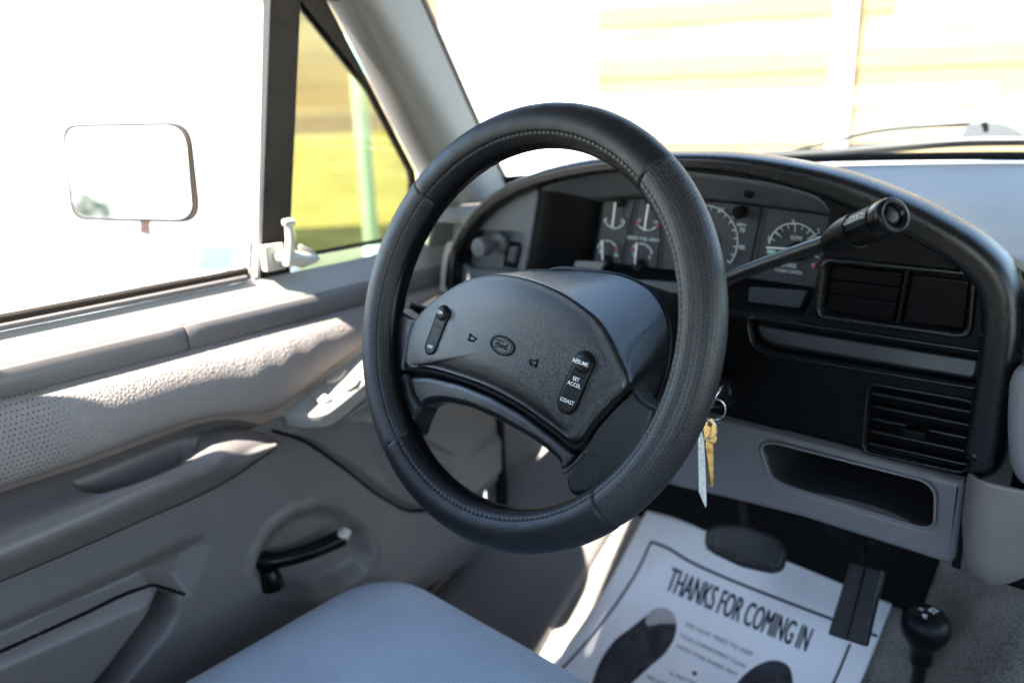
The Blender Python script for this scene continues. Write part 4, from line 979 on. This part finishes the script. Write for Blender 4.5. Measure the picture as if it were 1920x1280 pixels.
for name, t0, t1, mk in segs:
    n = max(30, int(abs(t1-t0)*210)); nf = 96
    Tt = np.linspace(t0, t1, n); Ff = np.linspace(F0, F1, nf); G = np.empty((n, nf, 3)); UVm = np.empty((n, nf, 2))
    for i, t in enumerate(Tt):
        e = min(abs(t-t0), abs(t-t1))*RW; dr = -.0013*math.exp(-(e/.0016)**2)
        for j, f in enumerate(Ff):
            sd2 = (f-math.radians(-38))*TR; r = TR+dr-(.0006+.0014*(.5-.5*math.cos(210*t))**2)*math.exp(-(sd2/.0011)**2)
            if mk == 'leather': r += .00006*math.sin(t*47+f*2)
            G[i, j] = rimpt(t, f, r); UVm[i, j] = (t*RW, f*TR)
    solidify(link(name, grid_mesh(name, G, uv=UVm), M[mk], whl, 70), .0012, 1)
mb = MB(); t = np.linspace(0, 2*math.pi, 160, endpoint=False); mb.tube(np.array([rimpt(x, 0, 0, RW-.0058)-WN*.005 for x in t]), .0156, 28, closed=True); mb.build('rim', M['gloss'], whl, 80)
mb = MB()
N = 210
for k in range(N):
    t0 = 2*math.pi*(k-.28)/N; t1 = 2*math.pi*(k+.28)/N; f = math.radians(-38)
    mb.tube([rimpt(t0, f, TR-.0008), rimpt(t0+.2*(t1-t0), f, TR+.0003), rimpt(t1-.2*(t1-t0), f, TR+.0003), rimpt(t1, f, TR-.0008)], .00055, 5)
mb.build('stitching', M['thread'], whl, 60)
mb = MB(); N = 210
for k in range(N):                                       # zigzag lacing that closes the cover inside the rim
    t0 = 2*math.pi*k/N; t1 = 2*math.pi*(k+.7)/N
    mb.tube([rimpt(t0, math.radians(-112), TR-.0001), rimpt((t0+t1)/2, math.radians(-128), TR+.0002), rimpt(t1, math.radians(-148), TR-.0008)], .0008, 6)
mb.build('lacing', M['thread'], whl, 60)
# centre pad: front face, rolled edge, deep sides
FR = [(757, 682), (762, 640), (777, 598), (801, 572), (831, 548), (876, 524), (922, 513), (967, 516), (1027, 534), (1085, 566), (1127, 602), (1160, 661), (1179, 722), (1146, 757), (1110, 797), (1085, 829), (1042, 803), (982, 761), (922, 728), (861, 705), (801, 688)]
RR = [(800, 690), (805, 640), (815, 600), (835, 570), (870, 540), (925, 518), (978, 508), (1034, 507), (1104, 509), (1180, 521), (1226, 550), (1251, 596), (1254, 655), (1246, 700), (1225, 752), (1180, 800), (1110, 800), (1040, 765), (985, 735), (925, 715), (850, 698)]
n = 160
Hf = -.004
fr = smooth_poly(W(FR, Hf), n, closed=True); 
# keep the two lower corners crisp: resample linearly near them
rr = smooth_poly(W(RR, -.088), n, closed=True)
ctr = fr.mean(0)
rings = []
for s in (.02, .2, .4, .6, .75, .87, .94): rings.append(ctr+(fr-ctr)*s+WN*.005*(1-s**4))
rings.append(ctr+(fr-ctr)*.975+WN*.0015); rings.append(ctr+(fr-ctr)*.995+WN*(-.0012)); rings.append(fr+WN*-.0045)
for s in (.06, .12, .3, .5, .7, .85, .95): rings.append(fr+(rr-fr)*s+WN*-.004*(1-s))
rings.append(rr); rings.append(rr+(rr.mean(0)-rr)*.03+WN*-.004); rings.append(rr+(rr.mean(0)-rr)*.10+WN*-.004)
pad = link('horn_pad', grid_mesh('horn_pad', np.array(rings), cv=True), M['pad'], whl, 75)
PADH = .0065
def pad_h(px, py):                                        # height of the pad face under a pixel
    p = onW(px, py, Hf); d = p-ctr
    # relative radius along this direction
    a_ = math.atan2(d@WV, d@WU); fa = np.arctan2((fr-ctr)@WV, (fr-ctr)@WU); i = np.argmin(np.abs((fa-a_+math.pi) % (2*math.pi)-math.pi)); s = np.linalg.norm(d)/np.linalg.norm(fr[i]-ctr)
    return Hf+.005*max(0, 1-s**4)
# rear edge bead of the pad
mb = MB(); mb.tube(rr+WN*-.002, .0016, 8, closed=True); mb.build('pad_bead', M['black'], pad)
# spokes and lower bar
def spoke(name, pts, h, th, mt, rads=.006, bev=.005):
    return plate(name, rr_poly(W(pts, h), rads), M[mt], whl, WN, th, bev, res=4)
spoke('spoke', [(714, 582), (736, 572), (752, 584), (770, 594), (782, 596), (764, 640), (757, 684), (757, 695), (716, 708), (706, 640)], -.006, .030, 'pad', [.004, .004, .010, .006, .004, .01, .004, .004, .004, .01])
spoke('spoke', [(718, 712), (757, 697), (764, 704), (772, 740), (788, 764), (775, 790), (768, 815), (745, 830), (722, 770)], -.007, .030, 'leather', .005)
spoke('lower_bar', [(764, 703), (801, 702), (861, 716), (922, 741), (982, 775), (1042, 820), (1082, 852), (1066, 872), (1058, 892), (1042, 862), (1012, 836), (967, 808), (922, 783), (876, 763), (831, 753), (801, 756), (786, 768), (770, 740)], -.010, .030, 'pad', .006, .007)
spoke('spoke', [(1186, 728), (1194, 742), (1212, 756), (1230, 764), (1216, 810), (1175, 868), (1112, 925), (1068, 930), (1058, 898), (1064, 876), (1088, 846), (1112, 803), (1150, 760)], -.008, .032, 'leather', [.003, .004, .006, .006, .01, .01, .006, .006, .006, .006, .01, .01, .008])
mb = MB(); mb.tube(smooth_poly(W([(764, 690), (801, 694), (861, 710), (922, 734), (982, 767), (1042, 810), (1084, 838), (1112, 800), (1148, 760), (1182, 724)], -.007), 60), .0022, 8); mb.build('pad_gap', M['dark'], whl)
mb = MB(); mb.tube(smooth_poly(W([(1058, 885), (1075, 872), (1095, 852)], .0085), 12), .0016, 8); mb.tube(smooth_poly(W([(1092, 858), (1104, 880), (1112, 905)], .0085), 12), .0008, 6); mb.build('cover_tuck', M['thread'], whl)
plate('hub_back', W([(760, 640), (758, 706), (800, 735), (900, 748), (1000, 806), (1075, 872), (1120, 880), (1184, 740), (1150, 660), (1100, 600), (950, 560), (820, 570)], -.022), M['dark'], whl, WN, .012, .002)
# cruise buttons
def pill(p, q, r, h, n=14):
    """capsule outline between two pixels on the pad plane, radius in metres"""
    a_, b_ = onW(*p, h), onW(*q, h); d = (b_-a_)/np.linalg.norm(b_-a_); s_ = np.cross(WN, d); out = []
    for c_, t0 in ((b_, -math.pi/2), (a_, math.pi/2)):
        for k in range(n+1):
            t = t0+math.pi*k/n; out.append(c_+r*(math.cos(t)*d+math.sin(t)*s_))
    return np.array(out), a_, b_, d
def button_bank(p, q, r, split, labels):
    hz = (pad_h(*p)+pad_h(*q))/2
    o_, a_, b_, d = pill(p, q, r*1.16, hz+.0006); plate('button_well', o_, M['dark'], whl, WN, .006, .0012)
    o_, a_, b_, d = pill(p, q, r, hz+.0026); bb = plate('button_bank', o_, M['button'], whl, WN, .006, .0016)
    for c_, kind in ((a_, 1), (b_, 0)):
        mb = MB()
        if kind: mb.lathe([(r*.90, -.002), (r*.90, .0012), (r*.8, .0022), (r*.4, .0027), (.0001, .0028)], c_, WN, 28)
        else: mb.lathe([(r*.80, -.002), (r*.80, .0002), (r*.72, .0003), (r*.4, -.0004), (.0001, -.0006)], c_, WN, 28)
        mb.build('push_button', M['button'], bb, 60)
    c_ = a_+(b_-a_)*split; s_ = np.cross(WN, d); mb = MB(); mb.tube([c_-s_*r, c_+s_*r], .0004, 6); mb.build('button_joint', M['dark'], bb)
    tx = onW(970, 655, 0)-onW(915, 634, 0); tx /= np.linalg.norm(tx); ty = np.cross(WN, tx)
    for s, (x, y), sz, lift in labels: text_on('button_lettering', s, M['white'], bb, onW(x, y, hz+.0026)+WN*lift, tx, ty, sz, bold=.008)
button_bank((830, 588), (807, 650), .0078, .38, [('ON', (829, 586), .0042, .0032), ('OFF', (807, 650), .0042, .0006)])
button_bank((1094, 681), (1063, 753), .0098, .32, [('RESUME', (1092, 680), .0047, .0032), ('SET', (1081, 711), .0047, .0006), ('ACCEL', (1077, 721), .0047, .0006), ('COAST', (1064, 752), .0047, .0006)])
# oval emblem with raised script, and the two horn marks
ec = onW(942, 647.5, 0); hz = pad_h(942, 647); tx = onW(970, 657, hz)-onW(916, 636, hz); tx /= np.linalg.norm(tx); ty = np.cross(WN, tx); ec = onW(942, 647.5, hz)
A_ = np.linspace(0, 2*math.pi, 48, endpoint=False)
ov = lambda a_, b_, l=0.: np.array([ec+WN*l+a_*math.cos(t)*tx+b_*math.sin(t)*ty for t in A_])
emb = plate('emblem', ov(.0142, .0078, .0006), M['pad'], whl, WN, .003, .0006)
mb = MB(); mb.tube(ov(.0146, .0082, .0004), .0009, 8, closed=True); mb.tube(ov(.0122, .0062, .0008), .0003, 6, closed=True); mb.build('emblem_ring', M['dark'], emb)
mb = MB(); S = .00115
def stroke(pts, r=.00036, k=16): mb.tube(np.array([ec+WN*.0008+(x*tx+y*ty)*S for x, y in smooth_poly(np.array(pts, float), k)]), r, 6)
stroke([(-6.6, -1.2), (-7.2, -.2), (-6.4, .6), (-5.2, .2), (-4.6, -1.6), (-5.2, -3.0), (-6.6, -3.0)]); stroke([(-5.0, -1.2), (-4.0, 1.4), (-3.4, 3.0), (-4.8, 3.6), (-6.4, 2.8), (-6.0, 1.8)]); stroke([(-3.4, 3.2), (-1.6, 3.6), (.2, 2.6), (1.6, 3.0)]); stroke([(-5.6, .6), (-3.8, .9), (-2.6, .6)])
stroke([(-1.2, .6), (-2.4, 0), (-2.6, -1.4), (-1.6, -2.2), (-.6, -1.2), (-.7, .2), (-1.2, .6)]); stroke([(-.6, -.2), (.4, .4), (1.0, .5)]); stroke([(1.0, .6), (.7, -.6), (.6, -2.1)]); stroke([(.9, -.4), (1.6, .5), (2.4, .5)])
stroke([(4.6, .2), (3.6, .6), (2.8, -.6), (3.0, -2.0), (4.0, -2.0), (4.8, -.4)]); stroke([(5.8, 2.8), (5.2, 1.0), (4.8, -.8), (5.0, -2.0), (6.0, -1.8)])
mb.build('emblem_script', M['dark'], emb, 60)
def horn(cx, cy, s):
    h = pad_h(cx, cy); c_ = onW(cx, cy, h+.0006); mb = MB()
    f = lambda pts: np.array([c_+(x*tx*s+y*ty)*.0042 for x, y in pts])
    mb.tube(f([(1, .9), (.4, .45), (-.9, .35), (-1, .1), (-.9, -.3), (-.3, -.3)]), .0005, 6); mb.tube(f([(1, .9), (.95, 0), (1, -.9)]), .0005, 6); mb.tube(f([(1, -.9), (.4, -.4), (.1, -.75), (-.35, -.75), (-.55, -.3)]), .0005, 6)
    mb.build('horn_mark', M['dark'], whl, 60)
horn(885, 634, -1); horn(999, 679, 1)

# ================================================================== IGNITION KEY, RING, TAG
kf = onX(1341, 742, .105)
key_a = thing('ignition_key', 'silver key turned in the ignition lock behind the wheel rim, ring through its head', 'key', kf)
axk = np.array([.25, -.93, .25]); axk /= np.linalg.norm(axk)
side = np.array([.30, .35, .88]); side = side-axk*(side@axk); side /= np.linalg.norm(side); nrm = np.cross(axk, side)
kh = onX(1343, 742, .112)
pts = [kh+side*(.0135*math.cos(t))+axk*(.0125*math.sin(t)) for t in np.linspace(0, 2*math.pi, 28, endpoint=False)]
plate('key_head', pts, M['steel'], key_a, nrm, .0024, .0006)
mb = MB(); mb.box(kh-axk*.022, .008, .03, .002, (side, axk, nrm)); mb.build('key_blade', M['steel'], key_a)
def ring_at(name, c, u, v, R, r, label, cat, mk='steel'):
    mb = MB(); t = np.linspace(0, 2*math.pi, 48, endpoint=False); u = np.asarray(u)/np.linalg.norm(u); v = np.asarray(v, float); v = v-u*(v@u); v /= np.linalg.norm(v)
    mb.tube(np.array([c+R*(math.cos(x)*u+math.sin(x)*v) for x in t]), r, 8, closed=True); o = mb.build(name, M[mk], None, 80, c); return props(o, label, cat)
XK = .115
c1 = onX(1338, 767, XK); ring_at('key_ring', c1, (.62, .35, .45), (0, 0, 1), .0118, .0008, 'larger steel split ring linking the ignition key to the hanging brass key', 'key ring')
c2 = onX(1327, 806, XK); ring_at('tag_ring', c2, (.75, .6, 0), (0, 0, 1), .0098, .0006, 'smaller thin wire ring holding the paper tag beside the brass key', 'key ring')
bk = thing('brass_key', 'brass coloured spare key hanging blade down from the ring under the ignition', 'key', onX(1333, 790, XK))
kn = np.array([.80, -.45, .15])
KP = lambda pts: np.array([onP(a, b_, onX(1333, 800, XK), kn) for a, b_ in pts])
plate('key_head', rr_poly(KP([(1318, 803), (1326, 786), (1337, 783), (1343, 795), (1345, 826), (1340, 832), (1322, 828)]), .003), M['brass'], bk, kn, .0026, .0007, holes=[KP([(1326, 796), (1331, 790), (1336, 796), (1333, 801)])])
plate('key_blade', KP([(1323, 828), (1338, 831), (1338, 868), (1339, 880), (1337, 886), (1340, 892), (1337, 900), (1339, 906), (1337, 913), (1332, 912), (1329, 880), (1325, 850)]), M['brass'], bk, kn, .0022, .0005)
tn = np.array([.93, -.30, .10])
TP = lambda pts, l=0.: np.array([onP(a, b_, onX(1318, 860, XK)+np.asarray(tn)/np.linalg.norm(tn)*l, tn) for a, b_ in pts])
tagm = mat('printed_paper_tag', (.66, .65, .60), .7, .3, var=.30, vscale=260)
tg_ = plate('key_tag', TP([(1312, 812), (1316, 808), (1320, 824), (1323, 880), (1325, 948), (1323, 950), (1311, 922), (1309, 826)]), tagm, None, tn, .0008, .0002)
props(tg_, 'thin white paper tag with faint print, hanging edge on beside the brass key', 'key tag')

# ================================================================== DRIVER SEAT
seat = thing('driver_seat', 'blue grey ribbed cloth seat cushion with rounded front corner beside the door', 'seat', (.02, -.25, -.62))
sx0, sx1, sy0, sy1, ZT = -.330, .75, -.62, .076, -.400
def cushion(x0, x1, y0, y1, zt, hgt, rc, re, mt):
    """rounded box: corner radius rc in plan, edge radius re, crowned top"""
    n = 160; a_ = []
    for cx, cy, t0 in ((x1-rc, y1-rc, 0), (x0+rc, y1-rc, 90), (x0+rc, y0+rc, 180), (x1-rc, y0+rc, 270)):
        for t in np.linspace(t0, t0+90, 24): a_.append((cx+rc*math.cos(math.radians(t)), cy+rc*math.sin(math.radians(t))))
    o_ = smooth_poly(np.array(a_), n, closed=True, lin=True); c_ = o_.mean(0); rings = []
    def ring(ins, z): 
        d = o_-c_; L_ = np.linalg.norm(d, axis=1)[:, None]; q = o_-d/L_*ins
        return q
    for s in (.02, .2, .4, .6, .75, .86): 
        q = c_+(o_-c_)*s; rings.append(np.c_[q, np.full(n, zt+.012*(1-s*s))])
    for t in np.linspace(0, 90, 10):
        q = ring(re*(1-math.sin(math.radians(t))), 0); rings.append(np.c_[q, np.full(n, zt-re*(1-math.cos(math.radians(t))))])
    rings.append(np.c_[ring(0, 0), np.full(n, zt-hgt*.6)]); rings.append(np.c_[ring(.02, 0), np.full(n, zt-hgt)])
    G = np.array(rings); G[..., 2] += .0012*np.sin(G[..., 0]*31)*np.cos(G[..., 1]*27)
    return link('cushion', grid_mesh('cushion', G, cv=True), mt, seat, 80)
cushion(sx0, sx1, sy0, sy1, ZT, .17, .080, .055, M['fabric'])
mb = MB(); mb.box((.2, -.27, -.615), .90, .60, .07); bevel(mb.build('seat_base', M['dark'], seat), .02)

# ================================================================== PAPER FLOOR MAT
matp = thing('paper_floor_mat', 'white paper floor mat with thank you print and dark shoe soles, lying below the pedals', 'floor mat', on_floor(1330, 1180))
def fz(x, y):
    """height of the paper over the carpet"""
    return float(floor_z(x, y))+.012+.005*math.sin(x*9+1)*math.sin(y*11)+.0035*math.exp(-((x*.75+y*.66-.22)/.012)**2)+.003*math.exp(-((x*.9-y*.4+.30)/.010)**2)+.0022*math.exp(-((x*.3+y*.95-.40)/.009)**2)+.010*float(sstep(np.array(y), .40, .60))*math.sin(x*14)**2
def on_mat(px, py, lift=0.0):
    d = ray(px, py); lo, hi = .3, 3.0
    for _ in range(44):
        t = (lo+hi)/2; p = CAM+d*t
        if p[2] > fz(p[0], p[1])+lift: lo = t
        else: hi = t
    return CAM+d*lo
TL, TRt, BR, BL = (1213, 957), (1672, 1132), (1560, 1400), (960, 1335)
edgeL = smooth_poly(np.array([(1213, 957), (1180, 1020), (1130, 1110), (1080, 1185), (1030, 1245), (985, 1300), (940, 1350)], float), 60)
edgeR = smooth_poly(np.array([(1672, 1132), (1650, 1190), (1622, 1260), (1590, 1330), (1560, 1400), (1530, 1470), (1500, 1540)], float), 60)
topc = smooth_poly(np.array([(1213, 957), (1262, 970), (1330, 998), (1420, 1030), (1540, 1078), (1620, 1112), (1672, 1132)], float), 70); st0, st1 = topc[0], topc[-1]
G = np.empty((60, 70, 3))
for i in range(60):
    for j in range(70):
        u = j/69; base = edgeL[i]+(edgeR[i]-edgeL[i])*u+(topc[j]-(st0+(st1-st0)*u))*(1-i/59)
        G[i, j] = on_mat(*base)
solidify(link('sheet', grid_mesh('sheet', G), M['paper'], matp, 80), .0006, -1)
def drape_poly(name, px, mk, lift=.0012, sub=14):
    """filled outline printed on the paper"""
    px = np.asarray(px, float); bm = bmesh.new(); vs = [bm.verts.new((x, y, 0)) for x, y in px]
    f = bm.faces.new(vs); bmesh.ops.triangulate(bm, faces=[f])
    for _ in range(3):
        es = [e for e in bm.edges if e.calc_length() > sub]
        if not es: break
        bmesh.ops.subdivide_edges(bm, edges=es, cuts=1, use_grid_fill=False); bmesh.ops.triangulate(bm, faces=bm.faces[:])
    for v in bm.verts: v.co = on_mat(v.co.x, v.co.y, lift)
    me = bpy.data.meshes.new(name); bm.to_mesh(me); bm.free(); return link(name, me, M[mk], matp, 0)
def drape_line(pts, wpx):
    P = smooth_poly(np.array(pts, float), 60); T = np.gradient(P, axis=0); T /= np.linalg.norm(T, axis=1)[:, None]; Nn = np.stack([-T[:, 1], T[:, 0]], -1)
    return [P+Nn*wpx/2, P-Nn*wpx/2]
for pts, wd in (([(1221, 1015), (1250, 1026), (1290, 1050), (1350, 1078), (1450, 1118), (1560, 1160), (1645, 1192)], 5.5), ([(1221, 1014), (1200, 1060), (1170, 1110), (1120, 1178), (1080, 1225), (1030, 1275), (980, 1320)], 4.5), ([(1594, 1206), (1576, 1250), (1556, 1295)], 5)):
    a_, b_ = drape_line(pts, wd); G = np.array([[on_mat(*p, .0012) for p in a_], [on_mat(*p, .0012) for p in b_]]); link('border_line', grid_mesh('border_line', G), M['ink'], matp, 0)
drape_poly('shoe_sole', smooth_poly(np.array([(1268, 1168), (1266, 1190), (1250, 1220), (1215, 1252), (1180, 1285), (1140, 1330), (1105, 1320), (1113, 1270), (1130, 1230), (1152, 1200), (1188, 1172), (1208, 1156), (1232, 1142), (1258, 1148)], float), 60, closed=True), 'sole')
drape_poly('shoe_sole', smooth_poly(np.array([(1455, 1237), (1478, 1247), (1486, 1270), (1478, 1310), (1450, 1350), (1380, 1360), (1362, 1320), (1390, 1270), (1420, 1246)], float), 50, closed=True), 'sole')
# worn toe of the left sole: grey smudge
M['smudge'] = mat('pale_worn_print', (.42, .39, .37), .7, .2, var=.15, vscale=60)
drape_poly('worn_toe', smooth_poly(np.array([(1211, 1158), (1232, 1139), (1258, 1145), (1268, 1166), (1240, 1168), (1212, 1170)], float), 30, closed=True), 'smudge', .0020)
def drape_text(s, p0, p1, hpx, slant, name='lettering', xs=1.0, mk='ink', bold=.0):
    """lettering between two pixels along its base line, slant = pixel step of the letters' upright per unit height"""
    me = text_mesh(s, 1.0, align='LEFT', bold=bold); W_ = max(v.co.x for v in me.vertices); bm = bmesh.new(); bm.from_mesh(me)
    for _ in range(3):
        es = [e for e in bm.edges if e.calc_length() > .16]
        if not es: break
        bmesh.ops.subdivide_edges(bm, edges=es, cuts=1); bmesh.ops.triangulate(bm, faces=bm.faces[:])
    bm.to_mesh(me); bm.free(); mnx = min(v.co.x for v in me.vertices); mxx = max(v.co.x for v in me.vertices); mny = min(v.co.y for v in me.vertices); mxy = max(v.co.y for v in me.vertices)
    p0, p1 = np.array(p0, float), np.array(p1, float); dv = p1-p0; up = np.array(slant, float)*hpx
    for v in me.vertices:
        a_ = (v.co.x-mnx)/(mxx-mnx); b_ = (v.co.y-mny)/(mxy-mny); q = p0+dv*a_+up*b_; v.co = on_mat(q[0], q[1], .0013)
    return link(name, me, M[mk], matp, 0)
drape_text('THANKS FOR COMING IN', (1246, 1105), (1509, 1221), 46, (.34, -.94), bold=.0)
drape_text('THANKS FOR COMING IN', (1247.7, 1105.8), (1510.7, 1221.8), 46, (.34, -.94), bold=.0)
drape_text('WE HAVE TRIED TO KEEP', (1284, 1172), (1410, 1230), 8, (.3, -.95))
drape_text('YOUR COMPARTMENT CLEAN', (1273, 1193), (1396, 1252), 8, (.3, -.95))
drape_text('WITH THIS PAPER MAT', (1266, 1213), (1382, 1268), 8, (.3, -.95))
drape_text('WE HOPE YOU ARE PLEASED', (1212, 1271), (1330, 1326), 8, (.3, -.95))
drape_text('A MATTER OF CARE', (1255, 1264), (1350, 1308), 8, (.3, -.95))
drape_poly('bullet', [(1298, 1258), (1306, 1258), (1307, 1265), (1299, 1265)], 'ink')

# ================================================================== PEDALS
bp_ = onY(1395, 1022, .42)
brk = thing('brake_pedal', 'wide black rubber brake pedal hanging over the top of the paper mat', 'pedal', bp_)
bn = np.array([-.05, -.80, .60]); bn /= np.linalg.norm(bn)
BP = lambda pts, l=0.: np.array([onP(a, b_, bp_+bn*l, bn) for a, b_ in pts])
plate('pad', rr_poly(BP([(1322, 990), (1345, 982), (1400, 984), (1455, 1005), (1470, 1030), (1462, 1066), (1440, 1072), (1380, 1058), (1330, 1034), (1318, 1020)]), .008), M['pedal'], brk, bn, .022, .006, res=4)
mb = MB()
for k in range(16):
    f = k/15; a_ = onP(1332+f*118, 1019+f*44, bp_+bn*.001, bn); b_ = onP(1326+f*122, 1030+f*40, bp_+bn*.001, bn); mb.tube([a_, b_], .0016, 6)
mb.build('tread', M['pedal'], brk)
mb = MB(); mb.tube(smooth_poly([BP([(1400, 990)], -.012)[0], onY(1396, 960, .48), onY(1392, 900, .56), onY(1390, 850, .62)], 16), .007, 10); mb.build('arm', M['satin'], brk)
ap = onY(1606, 1130, .40)
acc = thing('accelerator_pedal', 'tall narrow black accelerator pedal over the right edge of the paper mat', 'pedal', ap)
an = np.array([-.10, -.82, .56]); an /= np.linalg.norm(an)
AP = lambda pts, l=0.: np.array([onP(a, b_, ap+an*l, an) for a, b_ in pts])
plate('pad', rr_poly(AP([(1592, 1054), (1656, 1068), (1622, 1211), (1551, 1188)]), .004), M['pedal'], acc, an, .014, .003)
mb = MB(); mb.tube(AP([(1622, 1064), (1588, 1196)], .0006), .0012, 6); mb.build('groove', M['gloss'], acc)
mb = MB(); mb.tube(smooth_poly([AP([(1620, 1075)], -.014)[0], onY(1622, 1040, .5), onY(1620, 985, .60)], 12), .006, 10); mb.build('arm', M['satin'], acc)
# ================================================================== TRANSFER CASE LEVER
kt = onZ(1734, 1180, -.43)
lev = thing('transfer_lever', 'black floor lever with a round shift pattern knob rising from the grey carpet', 'gear lever', kt-np.array([0, 0, .2]))
axl = np.array([.03, -.12, 1.0]); axl /= np.linalg.norm(axl)
mb = MB(); mb.lathe([(.0125, -.050), (.0135, -.046), (.0138, -.030), (.0175, -.020), (.0250, -.008), (.0282, .003), (.0275, .013), (.0235, .021), (.0150, .0268), (.006, .0288), (.0001, .029)], kt, axl, 48); knob = mb.build('knob', M['button'], lev, 80)
base_z = kt-axl*.26
mb = MB(); mb.tube([kt-axl*.045, kt-axl*.12, base_z], .008, 14); mb.build('rod', M['satin'], lev)
mb = MB(); mb.lathe([(.05, 0), (.045, .012), (.03, .03), (.014, .05), (.011, .052)], base_z-axl*.01, axl, 32); mb.build('boot', M['dark'], lev)
tp = kt+axl*.0292
def knob_txt(s, x, y, size):
    v_dir = np.array([.25, .95, 0]); ux = np.array([.94, -.30, 0]); ux = ux-axl*(ux@axl); ux /= np.linalg.norm(ux); uy = np.cross(axl, ux)
    me = text_mesh(s, size, bold=.03)
    for q in me.vertices:
        X, Y = q.co.x+x, q.co.y+y; rr_ = math.hypot(X, Y); q.co = kt+ux*X+uy*Y+axl*(.0296-.0092*(rr_/.0150)**2*.28-.0)
    link('shift_pattern', me, M['white'], knob, 0)
for s, x, y in (('2H', .001, .0095), ('4H', .001, .0030), ('N', -.0085, -.0030), ('4L', .001, -.0095)): knob_txt(s, x+.002, y, .0070)
